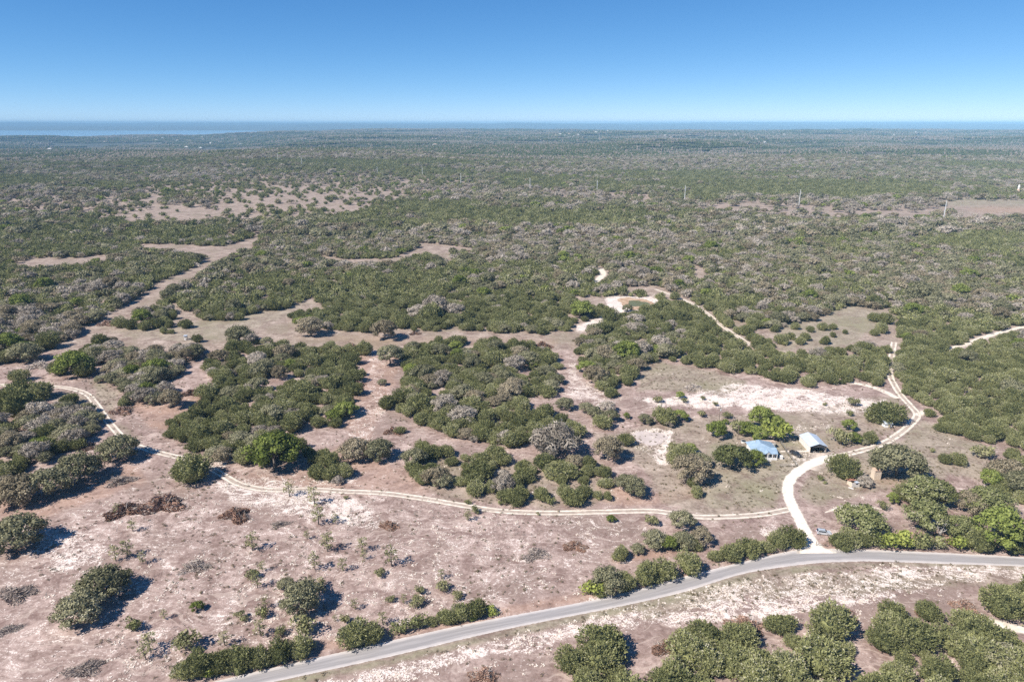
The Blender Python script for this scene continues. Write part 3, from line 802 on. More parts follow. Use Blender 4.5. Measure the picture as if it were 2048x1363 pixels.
def oak_clumps(n, h, spread=0.40, flat=0.5):
    """centres and radii of the crown's leaf clumps in an umbrella"""
    out = []
    for i in range(n):
        t = i * 2.39996 + random.uniform(-0.4, 0.4); q = math.sqrt((i + 0.5) / n)
        r = spread * q * random.uniform(0.85, 1.12)
        z = h * (0.83 - 0.42 * q ** 2.2 * flat * 1.7) + random.uniform(-0.05, 0.05) * h
        R = random.uniform(0.105, 0.165) * (1.12 - 0.25 * q)
        out.append((r * math.cos(t), r * math.sin(t), max(z, 0.2 * h), R))
    for i in range(n // 3):          # a lower skirt
        t = random.uniform(0, 6.28); r = spread * random.uniform(0.55, 1.0)
        out.append((r * math.cos(t), r * math.sin(t), h * random.uniform(0.28, 0.45), random.uniform(0.08, 0.13)))
    return out

def oak_crown(cr, clumps, per=80, leaf=0.045, core=True, col=None, off=(0, 0, 0), sc=1.0, thin=False):
    off = np.asarray(off)
    for (x, y, z, R) in clumps:
        D = dirs(per, -0.75)
        rr = R * RNG.uniform(0.62, 1.14, per)
        C = np.array([x, y, z]) + D * rr[:, None] * np.array([1.05, 1.05, 0.74])
        a, b = rot_frames(per)
        # leaves lie roughly along the clump surface
        N = D * 0.7; a = a - (a * N).sum(1)[:, None] * N; a /= np.linalg.norm(a, axis=1)[:, None]
        b = np.cross(D + RNG.normal(0, 0.4, D.shape), a); b /= np.linalg.norm(b, axis=1)[:, None]
        k = leaf * RNG.uniform(0.55, 1.4, per)
        V, f = quads_at(C * sc + off, a, b, k * sc, k * sc * (0.22 if thin else 0.8))
        cr.q(V, f, np.clip(random.uniform(0.2, 0.7) + RNG.normal(0, 0.2, per), 0, 1), col)
        if core: blob(cr, np.array([x, y, z]) * sc + off, np.array([R, R, R * 0.7]) * 0.58 * sc, 1, 0.2, col)

def limbs(clumps, h, tr, n=6, lean=0.0, zb=0.0):
    mb = MB(); fork = Vector((lean, 0, h * 0.30))
    mb.tube((0, 0, -0.03 * h), fork * 0.5 + Vector((0.01, 0.012, 0)), tr * 1.25, tr * 0.95, n, False)
    mb.tube(fork * 0.5 + Vector((0.01, 0.012, 0)), fork, tr * 0.97, tr * 0.85, n, False)
    for (x, y, z, R) in clumps:
        e = Vector((x, y, z)); mid = fork.lerp(e, 0.5) + Vector((0, 0, 0.05 * h))
        mb.tube(fork - Vector((0, 0, 0.02)), mid, tr * 0.52, tr * 0.34, 5, False)
        mb.tube(mid, e, tr * 0.34, tr * 0.10, 4, False)
    return mb

def simple_trunk(h, tr):
    mb = MB(); mb.tube((0, 0, -0.05), (0.012, 0.01, h * 0.5), tr, tr * 0.6, 6, False)
    mb.tube((0.012, 0.01, h * 0.49), (0.0, 0.02, h), tr * 0.62, tr * 0.2, 5, False)
    for i in range(5):
        t = i * 1.3; z = h * (0.2 + 0.1 * i)
        mb.tube((0.01, 0.01, z), (0.25 * math.cos(t), 0.25 * math.sin(t), z + h * 0.22), tr * 0.4, tr * 0.12, 4, False)
    return mb

def trunk_mesh(mb, name, m):
    me = mb.mesh(name); me.materials.append(m); return me

VAR = {}                                             # kind -> list of (crown mesh, trunk mesh)
LOW = {}                                             # kind -> list of crown meshes for the distance
def unit(pair):
    me = pair[0]; co = np.empty(len(me.vertices) * 3, np.float32); me.vertices.foreach_get('co', co); co = co.reshape(-1, 3)
    ex = (np.percentile(co[:, :2], 98.5, axis=0) - np.percentile(co[:, :2], 1.5, axis=0)).mean()
    for m_ in pair: m_.transform(Matrix.Scale(1.0 / ex, 4))
    return pair
def make_kind(kind, n, fn): VAR[kind] = [unit(fn(i)) for i in range(n)]

def mk_juniper(i):
    h = 0.62 + 0.05 * (i % 5); cr = Crown()
    juniper_crown(cr, 190, 20, 0.047, h)
    if i % 3 == 1: juniper_crown(cr, 60, 14, 0.060, h * 0.8, (0.30, 0.12, 0), 0.62)
    if i % 3 == 2: juniper_crown(cr, 60, 14, 0.060, h * 0.9, (-0.22, -0.22, 0), 0.66)
    # a few dead grey sprays show through
    return cr.mesh('juniper_crown', M['juniper']), trunk_mesh(simple_trunk(h * 0.8, 0.03), 'juniper_trunk', M['bark'])
def mk_oak(mk, per=130, nb=20, leaf=0.040, h=0.62, core=True, bark='bark', thin=False):
    def f(i):
        cl = oak_clumps(nb + (i % 3) * 3, h * (0.92 + 0.07 * (i % 4)))
        if i % 2:
            k = 1.0 + 0.22 * (i % 3)
            cl = [(x * k / 1.15, y / (k * 0.95), z, R) for x, y, z, R in cl]
        cr = Crown(); oak_crown(cr, cl, per, leaf, core, thin=thin)
        return cr.mesh(mk + '_crown', M[mk]), trunk_mesh(limbs(cl[: (9 if core else len(cl))], h, 0.028), mk + '_trunk', M[bark])
    return f
make_kind('juniper', 9, mk_juniper)
make_kind('oak', 7, mk_oak('oak'))
M['greenoak'] = leaf_mat('dark_oak_foliage', (0.075, 0.085, 0.032), (0.255, 0.265, 0.115), (0.36, 0.34, 0.22))
make_kind('greenoak', 5, mk_oak('greenoak'))
make_kind('tan', 5, mk_oak('tan'))
make_kind('bright', 5, mk_oak('bright', 130, 17, 0.043, 0.72))
def mk_bare(i):
    h = 0.58 + 0.04 * (i % 3); cl = oak_clumps(18, h); cr = Crown()
    oak_crown(cr, cl, 95, 0.105, False, thin=True)
    return cr.mesh('bare_twigs', M['bare']), trunk_mesh(limbs(cl, h, 0.024), 'bare_trunk', M['barkpale'])
make_kind('bare', 5, mk_bare)
def mk_sapling(i):
    cr = Crown(); cl = []
    for j in range(9):
        z = 0.45 + 1.1 * j / 8; r = 0.30 * math.sin(min(1, (j + 1.5) / 4) * 1.5) * (1.15 - 0.07 * j); t = j * 2.4 + i
        cl.append((r * math.cos(t), r * math.sin(t), z, random.uniform(0.14, 0.24)))
    oak_crown(cr, cl, 20, 0.12, False)
    mb = MB(); mb.tube((0, 0, -0.05), (0.03, 0.0, 0.7), 0.045, 0.03, 6, False); mb.tube((0.03, 0, 0.69), (0, 0.03, 1.5), 0.03, 0.012, 5, False)
    for x, y, z, R in cl[:6]: mb.tube((0.02, 0, z - 0.18), (x, y, z), 0.02, 0.008, 4, False)
    return cr.mesh('sapling_crown', M['sapling']), trunk_mesh(mb, 'sapling_trunk', M['bark'])
make_kind('sapling', 6, mk_sapling)
def mk_shrub(mk, leaf=0.10):
    def f(i):
        cr = Crown(); cl = [(random.uniform(-0.3, 0.3), random.uniform(-0.3, 0.3), random.uniform(0.2, 0.5), random.uniform(0.16, 0.26)) for _ in range(9)]
        oak_crown(cr, cl, 42, leaf, False)
        mb = MB()
        for x, y, z, R in cl[:6]: mb.tube((0.1 * x, 0.1 * y, -0.04), (x, y, z), 0.02, 0.008, 4, False)
        return cr.mesh(mk + '_shrub_leaves', M[mk]), trunk_mesh(mb, 'shrub_stems', M['bark'])
    return f
make_kind('shrub', 5, mk_shrub('juniper'))
make_kind('yellow', 4, mk_shrub('yellow'))
make_kind('dullshrub', 4, mk_shrub('sapling'))

def mk_low(kind, i):
    cr = Crown()
    if kind == 'juniper': juniper_crown(cr, 44, 8, 0.10, 0.62 + 0.05 * (i % 4))
    else:
        cl = oak_clumps(9, 0.6)
        oak_crown(cr, [(x, y, z, R * 1.25) for x, y, z, R in cl], 30, 0.15 if kind == 'bare' else 0.085, True, thin=(kind == 'bare'))
    return cr.mesh(kind + '_far', M[kind])
for kd in ('juniper', 'oak', 'tan', 'bare', 'bright'):
    LOW[kd] = [unit((mk_low(kd, i),))[0] for i in range(5)]

# ------------------------------------------------------------------ trees placed one by one from the photograph
J, O, T, B, G, S, s_, Y, D_ = 'juniper', 'oak', 'tan', 'bare', 'bright', 'sapling', 'shrub', 'yellow', 'dullshrub'
HAND = [
 # west: oaks and junipers on the edge of the cleared field
 (165, 1247, 92, O, 'grey-green live oak, the one nearer the paved road of two touching oaks'), (208, 1200, 100, O, 'grey-green live oak, the one nearer the brush piles of two touching oaks'), (42, 1100, 104, O, 'lone wide live oak between the touching oaks and the oak row'), (42, 1012, 92, T, 'tan oak in the row of oaks bordering the cleared field'), (97, 998, 84, O, 'live oak in the middle of the row bordering the cleared field'), (160, 968, 86, O, 'live oak ending the row nearest the twin brush piles'), (8, 1000, 60, T),
 (385, 966, 78, J), (242, 924, 84, O), (140, 812, 34, J), (48, 796, 42, J), (82, 800, 46, J), (40, 764, 34, J), (14, 802, 32, J), (36, 836, 66, J), (10, 832, 50, J),
 (150, 756, 70, G), (122, 752, 40, J), (170, 755, 44, J), (50, 728, 62, O), (18, 706, 50, G), (62, 726, 40, O), (98, 700, 40, J),
 (287, 652, 42, G), (262, 660, 27, J), (312, 658, 28, J), (240, 657, 27, J), (330, 652, 24, J), (345, 640, 20, J), (372, 658, 27, J), (328, 668, 16, J), (342, 668, 14, J), (395, 686, 22, J), (290, 662, 26, J), (345, 630, 18, J), (340, 656, 20, J),
 # cleared field
 (605, 1228, 96, O, 'round grey-green live oak standing alone above the roadside hedge'), (572, 1180, 36, O, 'small oak touching the round oak above the roadside hedge'), (640, 1180, 24, D_), (268, 1263, 27, s_), (395, 1222, 29, G), (378, 1302, 40, D_), (300, 1300, 20, S), (292, 1318, 18, S), (330, 1237, 10, S), (266, 1062, 13, S), (232, 1121, 15, S), (256, 1113, 18, S), (286, 1127, 12, S),
 (579, 992, 18, S), (629, 1008, 20, S), (637, 1048, 20, S), (671, 1047, 11, S), (505, 1100, 20, S), (655, 1102, 22, S), (725, 1102, 17, S), (614, 1078, 10, S), (630, 1139, 18, S), (686, 1141, 15, S), (728, 1118, 11, S), (783, 1131, 22, S), (760, 1153, 20, D_), (883, 1156, 12, S), (884, 1183, 26, D_), (839, 1187, 20, D_), (915, 1198, 22, D_), (781, 1204, 17, D_), (834, 1213, 28, D_), (808, 1206, 10, S), (710, 1218, 12, S), (670, 1242, 8, S), (690, 1246, 20, D_), (766, 1248, 15, S), (611, 1270, 40, D_), (563, 1271, 20, D_), (522, 1271, 19, S), (527, 1234, 24, s_), (531, 1216, 13, S), (950, 1027, 16, s_), (936, 1041, 13, S), (692, 998, 9, D_), (503, 1158, 22, D_), (525, 1142, 11, S), (480, 1242, 22, D_), (515, 1175, 16, S), (450, 1290, 16, S), (235, 1025, 10, S), (1222, 1044, 23, G), (1160, 1012, 9, D_), (1075, 1030, 8, D_),
 # hedge along the paved road
 (372, 1356, 48, J), (400, 1350, 56, J), (440, 1344, 54, J), (482, 1336, 56, J), (520, 1332, 50, J), (562, 1322, 52, J), (604, 1312, 54, J), (420, 1352, 22, Y),
 (712, 1290, 70, J), (745, 1286, 48, J), (792, 1266, 26, s_), (815, 1262, 28, s_), (842, 1256, 30, s_), (862, 1250, 26, J), (893, 1247, 42, J), (922, 1240, 46, J), (952, 1234, 46, J), (944, 1240, 14, Y), (986, 1228, 23, Y),
 (1182, 1192, 40, Y), (1215, 1186, 80, O), (1195, 1190, 40, J), (1252, 1178, 44, J), (1292, 1168, 62, J), (1328, 1160, 52, J), (1376, 1148, 58, J), (1378, 1150, 22, G),
 (1242, 1121, 38, J), (1276, 1108, 34, O), (1308, 1098, 62, O), (1338, 1102, 40, G), (1366, 1098, 58, O), (1402, 1090, 52, T), (1364, 1062, 58, O), (1303, 1050, 26, D_), (1390, 1100, 30, J),
 (1432, 1122, 34, J), (1462, 1122, 50, J), (1496, 1112, 50, J), (1530, 1104, 34, J), (1556, 1096, 46, J), (1584, 1090, 52, J), (1472, 1124, 16, Y),
 (1680, 1098, 42, J), (1698, 1092, 46, J), (1722, 1092, 36, J), (1748, 1094, 30, s_), (1772, 1095, 38, Y), (1804, 1096, 36, Y), (1826, 1096, 26, s_), (1848, 1097, 34, s_), (1880, 1097, 26, s_), (1912, 1098, 30, Y), (1936, 1098, 28, s_), (2032, 1100, 44, J), (2064, 1102, 40, J),
 # between driveway and road
 (1720, 1070, 96, O, 'wide dark live oak spreading behind the parked silver car'), (1850, 1066, 84, O), (1845, 1018, 88, O), (1874, 1010, 74, O), (1784, 1008, 26, G), (1808, 1002, 40, J), (1970, 1036, 84, O), (1944, 1032, 62, T), (1920, 1080, 62, O), (1990, 1100, 92, G), (1958, 1104, 46, J), (2020, 1104, 50, O), (1766, 1020, 18, D_),
 (1980, 976, 40, G), (2012, 966, 76, T), (2042, 990, 72, O), (1965, 918, 32, D_), (1888, 928, 24, J), (1915, 931, 30, J), (2044, 1008, 30, J),
 (1685, 960, 60, J), (1682, 935, 36, J), (1728, 974, 32, B), (1790, 962, 104, O, 'broad tan-green live oak beside the plank tower'), (1640, 960, 12, s_), (1650, 968, 7, s_), (1865, 905, 9, s_), (1826, 922, 6, s_),
 # round the farmhouse
 (1463, 941, 86, 'greenoak', 'large dark oak shading the west side of the farmhouse'), (1508, 934, 46, G, 'bright green tree standing against the farmhouse front'),
 (1380, 970, 86, T, 'broad brown-leaved oak in the grass west of the farmhouse'), (1366, 926, 46, J), (1400, 936, 50, O), (1350, 930, 40, J), (1380, 908, 30, G), (1393, 994, 28, J), (1385, 975, 26, J), (1345, 905, 26, D_),
 (1433, 878, 50, G), (1492, 874, 40, G), (1475, 868, 36, D_), (1522, 860, 60, G), (1512, 884, 52, G), (1552, 882, 46, Y), (1548, 862, 40, G), (1455, 838, 18, D_), (1450, 850, 16, G), (1430, 812, 12, D_),
 (1680, 890, 34, D_), (1706, 888, 32, G), (1738, 888, 30, J), (1728, 890, 22, O), (1697, 862, 30, G), (1770, 850, 68, J, 'dark juniper spreading over the small white shed'), (1748, 846, 36, J), (1705, 812, 20, D_), (1700, 832, 14, s_), (1650, 812, 8, s_),
 (1290, 850, 36, O), (1328, 852, 54, J), (1358, 845, 42, G), (1338, 855, 30, B), (1316, 806, 18, D_), (1360, 798, 22, G), (1368, 806, 14, D_), (1406, 835, 18, D_), (1253, 838, 18, G), (1405, 800, 10, D_), (1250, 892, 38, J), (1216, 926, 74, T), (1262, 992, 74, O), (1112, 918, 108, B, 'large pale grey leafless tree in the middle of the thicket'), (1205, 858, 44, J), (1222, 846, 40, O), (1190, 836, 38, O), (1215, 826, 40, B), (1172, 828, 36, O), (1130, 822, 46, O),
 # between the woods
 (550, 945, 112, G, 'big rounded bright green oak beside the rutted track'), (712, 924, 78, T), (758, 924, 72, O), (636, 958, 46, J), (664, 962, 40, J), (690, 956, 40, J), (662, 940, 46, J), (676, 968, 26, B),
 (622, 676, 62, T), (770, 684, 64, T), (780, 734, 62, O), (730, 712, 40, J), (696, 706, 30, J), (765, 772, 24, O), (600, 900, 30, J), (870, 634, 70, B), (838, 640, 50, B), (910, 636, 50, B), (862, 646, 56, J), (1040, 880, 40, J), (925, 850, 64, B), (1020, 800, 60, T), (1000, 760, 50, O), (1190, 770, 56, T), (1040, 720, 44, T), (1030, 745, 52, B), (800, 868, 26, J), (985, 905, 22, B), (950, 885, 26, B), (1000, 1010, 10, s_), (1035, 1010, 38, J), (1145, 1012, 50, J), (1100, 1010, 18, s_), (1008, 958, 30, B), (1148, 935, 46, T), (1195, 998, 22, J), (1215, 1000, 24, J), (935, 1008, 14, s_), (645, 770, 34, B), (560, 760, 40, T), (570, 720, 54, T), (480, 690, 56, O), (520, 870, 34, B), (600, 855, 28, B), (310, 720, 44, T), (280, 750, 40, T), (225, 752, 44, T), (345, 818, 52, T), (310, 810, 40, O),
 (1590, 660, 18, J), (1620, 665, 18, J), (1645, 662, 22, J), (1665, 660, 18, J), (1690, 668, 12, J), (1650, 690, 22, J), (1600, 690, 24, J), (1562, 690, 30, J), (1580, 680, 20, J), (1610, 682, 22, J), (1665, 675, 14, J), (1550, 665, 20, J), (1770, 650, 30, J), (1762, 668, 26, J), (1748, 645, 26, J), (1748, 672, 20, J), (1840, 612, 70, O), (1748, 612, 30, J),
 (1405, 640, 24, J), (1350, 600, 22, J), (1255, 625, 26, O), (1290, 628, 26, J), (1220, 650, 44, J), (1160, 640, 52, G),
 (1877, 1076, 16, 'snag'),
]
RATIO = {'greenoak': 0.95, J: 1.0, O: 0.95, T: 0.95, B: 0.92, G: 0.98, S: 0.78, s_: 1.0, Y: 1.0, D_: 1.0}
# trees: x, y, width, height scale, rotation, kind, label-or-None, hand?
TREES = []
for h in HAND:
    px, py, w, kd = h[:4]
    if kd == 'snag': continue
    lab = h[4] if len(h) > 4 else None
    if kd == O and px > 1640 and py > 990: kd = 'greenoak'
    off = 0.0 if kd == S else 0.10 * w
    p = pix(px, py - off * 0.9)
    wm = w * rng_at(p) / F
    wm *= {S: 1.15, J: 0.80, O: 0.74, 'greenoak': 0.74, T: 0.74, G: 0.74, B: 0.78}.get(kd, 0.95)
    TREES.append((p.x, p.y, wm, RATIO[kd] * random.uniform(0.92, 1.1), random.uniform(0, 6.28), kd, lab, True))

# ------------------------------------------------------------------ the woods: jittered grid, thinned by the map
def scatter(y0, y1, cell, wmean, wvar):
    nyc = int((y1 - y0) / cell); out = []
    for r in range(nyc):
        yc = y0 + (r + 0.5) * cell; half = 0.80 * yc + 30
        n = int(2 * half / cell)
        x = -half + (np.arange(n) + RNG.uniform(0.12, 0.88, n) + 0.5 * (r % 2)) * cell
        y = yc + RNG.uniform(-0.42, 0.42, n) * cell
        out.append(np.stack([x, y], 1))
    P = np.concatenate(out); n = len(P)
    z = height(P[:, 0], P[:, 1])
    w = np.clip(RNG.normal(wmean, wvar, n), wmean * 0.5, wmean * 1.8)
    return P, z, w

hx = np.array([t[0] for t in TREES]); hy = np.array([t[1] for t in TREES]); hw = np.array([t[2] for t in TREES])
def species(P, px, py):
    o_ = look(OAK, px, py)
    pat = 0.5 + 0.75 * fbm(P[:, 0] / 70.0, P[:, 1] / 70.0, 51, 3)         # groves
    pat2 = 0.5 + 0.75 * fbm(P[:, 0] / 160.0, P[:, 1] / 160.0, 61, 3)
    band = fbm(P[:, 0] / 420.0, P[:, 1] / 190.0, 151, 3) * smooth(500, 900, P[:, 1]) * 1.1
    pat = pat + band; pat2 = pat2 - 0.8 * band
    broad = RNG.uniform(0, 1, len(P)) < np.clip(o_ + (pat - 0.5) * 1.6 * np.where(o_ > 0.3, 1, 0.35), 0, 1)
    q = RNG.uniform(0, 1, len(P)) * 0.7 + pat2 * 0.3
    kd = np.zeros(len(P), int)
    kd[broad & (q < 0.34)] = 3; kd[broad & (q >= 0.34) & (q < 0.52)] = 2; kd[broad & (q >= 0.52)] = 1
    kd[broad & (RNG.uniform(0, 1, len(P)) < 0.05)] = 4
    return kd
KN = ['juniper', 'oak', 'tan', 'bare', 'bright']
NEAR = []
P, z, w = scatter(120, 800, 5.3, 6.2, 1.6)
px, py, dep = project(P[:, 0], P[:, 1], z)
cx_, cy_, _ = project(P[:, 0], P[:, 1], z + 0.40 * w)
d1 = look(DEN, cx_, cy_); d0 = look(DEN, px, np.minimum(py, 1630))
keep = (RNG.uniform(0, 1, len(P)) < d1 * np.where(cy_ > 1180, 0.78, 0.86)) & (d0 > 0.05)
kd = species(P, cx_, cy_)
w = w * np.where(kd == 0, 1.0, 1.22) * (1 + 0.06 * smooth(380, 700, P[:, 1]) + 0.24 * (1 - smooth(170, 215, P[:, 1])))
# leave room for the hand-placed trees
for a, b, c in zip(hx, hy, hw):
    keep &= ((P[:, 0] - a) ** 2 + (P[:, 1] - b) ** 2) > (0.42 * c + 0.8) ** 2
rr = np.hypot(P[:, 0], P[:, 1])
for i in np.nonzero(keep)[0]:
    TREES.append((P[i, 0], P[i, 1], w[i], random.uniform(0.74, 1.04), random.uniform(0, 6.28), KN[kd[i]], None, False))
P, z, w = scatter(800, 2600, 8.0, 8.6, 2.2)
px, py, dep = project(P[:, 0], P[:, 1], z + 3.0)
dn = look(DEN, px, py) * np.clip(0.90 + 0.95 * fbm(P[:, 0] / 210.0, P[:, 1] / 150.0, 71, 4), 0.1, 1.0)
kd = species(P, px, py)
keep = RNG.uniform(0, 1, len(P)) < dn
MID = (P[keep], z[keep], w[keep] * np.where(kd[keep] == 0, 0.9, 1.25), kd[keep])

# which trees show largest: these become objects, the others stay part of the woodland
LIMIT = {'juniper': 300, 'oak': 200, 'tan': 110, 'bare': 120, 'bright': 60}
score = {}
for i, t in enumerate(TREES):
    tx, ty, _ = project(t[0], t[1], 1.5)
    if t[7]: sc_ = 9.0
    elif -30 < tx < 2078 and 300 < ty < 1400: sc_ = t[2] / math.sqrt(t[0] ** 2 + t[1] ** 2 + CAM_H ** 2)
    else: sc_ = -1
    score.setdefault(t[5], []).append((sc_, i))
solo = set()
for kd_, lst in score.items():
    lst.sort(reverse=True)
    lim = LIMIT.get(kd_, 10 ** 6)
    solo |= {i for s__, i in lst[:lim] if s__ > 0}

LOOK = {'juniper': ('dark green juniper', 'juniper_tree', 'tree'), 'oak': ('grey-green live oak', 'live_oak_tree', 'tree'), 'greenoak': ('dark green live oak', 'live_oak_tree', 'tree'), 'tan': ('tan-leaved oak', 'tan_oak_tree', 'tree'),
        'bare': ('pale grey leafless tree', 'bare_tree', 'tree'), 'bright': ('fresh green leafy tree', 'green_tree', 'tree'), 'sapling': ('thin young oak', 'sapling', 'tree'),
        'shrub': ('low dark shrub', 'shrub', 'shrub'), 'yellow': ('yellow-green bush', 'bush', 'bush'), 'dullshrub': ('sparse dull green shrub', 'shrub', 'shrub')}
def zone(px, py):
    if px > 1030 and py > 1215 - 0.10 * (px - 1300): 
        if px > 1000 and py > 1200 and py > 1363 - 0.235 * (px - 552) + 20: return 'in the thicket across the paved road from the farm'
    if px < 1000 and py > 1228 and py > 1332 - 0.24 * (px - 400) - 40: return 'in the hedge below the cleared field along the paved road'
    if 1150 < px < 1420 and 1130 < py < 1200: return 'in the hedge where the paved road straightens'
    if 1415 < px < 1615 and 1050 < py: return 'in the hedge west of the driveway mouth'
    if 1225 < px < 1415 and py > 1035: return 'in the clump between rutted track and paved road'
    if px > 1640 and py > 1072: return 'in the hedge east of the driveway mouth'
    if px > 1640 and py > 895: return 'on the slope between the farm ruts and the hedge'
    if px > 1780 and py > 640: return 'in the dense wood east of the farm ruts'
    if px > 1400 and py > 780: return 'around the farmyard buildings'
    if px > 1300 and py > 690: return 'in the wood bordering the pale field above the farm'
    if px > 1235 and py > 795: return 'beside the dried pond bed'
    if px > 1140 and 640 < py < 815: return 'in the wood between stock pond and pale field'
    if px > 1500 and 600 < py <= 700: return 'on the small meadow beside the pond track'
    if px > 790 and py > 880: return 'in the loose scrub between thicket and rutted track'
    if px > 760 and py > 670: return 'in the thicket between pink lane and dried pond bed'
    if px > 330 and py > 670 and py < 970: return 'in the thicket between rutted track and pink lane'
    if py > 960: return 'on the cleared stony field below the rutted track'
    if py > 810: return 'in the wood inside the west bend of the rutted track'
    if py > 665: return 'in the broken wood north of the rutted track bend'
    if px < 660 and py > 590: return 'around the grassy glade with the deer blind'
    return 'in the wide woodland beyond the clearings'

MARKS = [(1646, 1067, 9, 'the silver parked car'), (1591, 910, 8, 'the dark pickup truck'), (1525, 905, 14, 'the white farmhouse'), (1627, 885, 13, 'the metal barn'), (1773, 852, 14, 'the tiny white shed'),
         (1750, 955, 9, 'the tan plank hut'), (1706, 970, 9, 'the collapsing rusty shed'), (1300, 875, 20, 'the dried pond bed'), (1276, 608, 40, 'the green stock pond'), (372, 679, 30, 'the pale deer blind'),
         (1437, 851, 9, 'the utility pole with transformer'), (290, 1022, 20, 'the twin rusty brush piles'), (472, 1038, 14, 'the flat reddish brush heap'), (778, 1052, 14, 'the round brush pile in the field'), (1150, 1094, 14, 'the scattered rusty pile above the road'),
         (245, 824, 14, 'the brush pile on the rutted track'), (788, 864, 14, 'the brush pile at the pink lane'), (1085, 694, 16, 'the brush pile at the upper lane'), (478, 664, 18, 'the long brush pile at the glade'), (384, 788, 14, 'the brush pile behind the tan oak'),
         (1335, 1300, 11, 'the brush pile between the thickets'), (1668, 1234, 12, 'the large red-brown brush pile'), (1930, 1214, 11, 'the brush pile on the dirt lane'), (1850, 1226, 9, 'the orange brush pile'), (968, 1356, 10, 'the brush pile on the road verge'),
         (390, 1134, 12, 'the grey branch tangle in the field'), (1877, 1076, 10, 'the bleached dead tree'), (1383, 778, 18, 'the bleached wood pile'), (1632, 1088, 8, 'the ranch gate'), (550, 925, 14, 'the big bright green oak'), (1112, 900, 14, 'the large pale leafless tree')]
MARKS = [(pix(a, b), r, t) for a, b, r, t in MARKS]
def landmark(x, y):
    best = None
    for p, r, t in MARKS:
        d = math.hypot(x - p.x, y - p.y)
        if d < r and (best is None or d < best[0]): best = (d, t)
    return best[1] if best else None
SIZES = {'tree': (5.2, 7.2, 9.5), 'shrub': (1.8, 2.8, 4.0), 'bush': (2.5, 4.0, 6.0)}
count = {}
def make_tree(t):
    x, y, w, hs, r, kd, lab, hand = t
    z = gz(x, y)
    look_, name, cat = LOOK[kd]
    vs = VAR[kd]; k = count.get(kd, 0); count[kd] = k + 1
    cm, tm = vs[(k * 7 + int(abs(x) * 3)) % len(vs)]
    e = empty(name, (x, y, z), r)
    e.scale = (w, w, w * hs)
    tpx, tpy, _ = project(x, y, z)
    zn = zone(float(tpx), float(tpy))
    if lab: tag(e, lab, cat)
    else:
        a, b, c = SIZES[cat] if kd != 'sapling' else (2.0, 2.9, 4.0)
        sz = 'small ' if w < a else ('' if w < b else ('large ' if w < c else 'huge '))
        lm = landmark(x, y)
        if lm: zn = 'beside ' + lm
        tag(e, f'{sz}{look_} {zn}', cat, f'{sz}{look_}s {zn}')
    for nm, me in (('crown', cm), ('trunk', tm)):
        o = bpy.data.objects.new(nm, me); COL.objects.link(o); o.parent = e
for i in sorted(solo): make_tree(TREES[i])

# ------------------------------------------------------------------ woodland beyond: one object per kind, leaf meshes repeated
def source(name, meshes):
    c = bpy.data.collections.new(name)
    for i, me in enumerate(meshes):
        o = bpy.data.objects.new(f'{name}_{i:02d}', me); c.objects.link(o)
    return c

def scatter_object(name, label, coll, P3, rot, scl, ids):
    me = bpy.data.meshes.new(name); me.vertices.add(len(P3)); me.vertices.foreach_set('co', np.asarray(P3, np.float32).ravel())
    for nm, ty, key, arr in (('rot', 'FLOAT', 'value', rot), ('scl', 'FLOAT_VECTOR', 'vector', scl), ('idx', 'INT', 'value', ids)):
        at = me.attributes.new(nm, ty, 'POINT')
        at.data.foreach_set(key, np.asarray(arr, np.int32 if ty == 'INT' else np.float32).ravel())
    me.update()
    o = bpy.data.objects.new(name, me); COL.objects.link(o)
    ng = bpy.data.node_groups.new(name + '_nodes', 'GeometryNodeTree')
    ng.interface.new_socket('Geometry', in_out='INPUT', socket_type='NodeSocketGeometry')
    ng.interface.new_socket('Geometry', in_out='OUTPUT', socket_type='NodeSocketGeometry')
    n = ng.nodes; l = ng.links
    gi = n.new('NodeGroupInput'); go = n.new('NodeGroupOutput')
    ip = n.new('GeometryNodeInstanceOnPoints'); ci = n.new('GeometryNodeCollectionInfo')
    ci.inputs['Collection'].default_value = coll; ci.inputs['Separate Children'].default_value = True; ci.inputs['Reset Children'].default_value = True
    ip.inputs['Pick Instance'].default_value = True
    def attr(nm, ty):
        a = n.new('GeometryNodeInputNamedAttribute'); a.data_type = ty; a.inputs['Name'].default_value = nm; return a.outputs['Attribute']
    cb = n.new('ShaderNodeCombineXYZ'); er = n.new('FunctionNodeEulerToRotation')
    l.new(attr('rot', 'FLOAT'), cb.inputs[2]); l.new(cb.outputs[0], er.inputs[0])
    l.new(gi.outputs[0], ip.inputs['Points']); l.new(ci.outputs[0], ip.inputs['Instance'])
    l.new(attr('idx', 'INT'), ip.inputs['Instance Index']); l.new(er.outputs[0], ip.inputs['Rotation']); l.new(attr('scl', 'FLOAT_VECTOR'), ip.inputs['Scale'])
    l.new(ip.outputs[0], go.inputs[0])
    md = o.modifiers.new('scatter', 'NODES'); md.node_group = ng
    tag(o, label, kind='stuff')
    return o

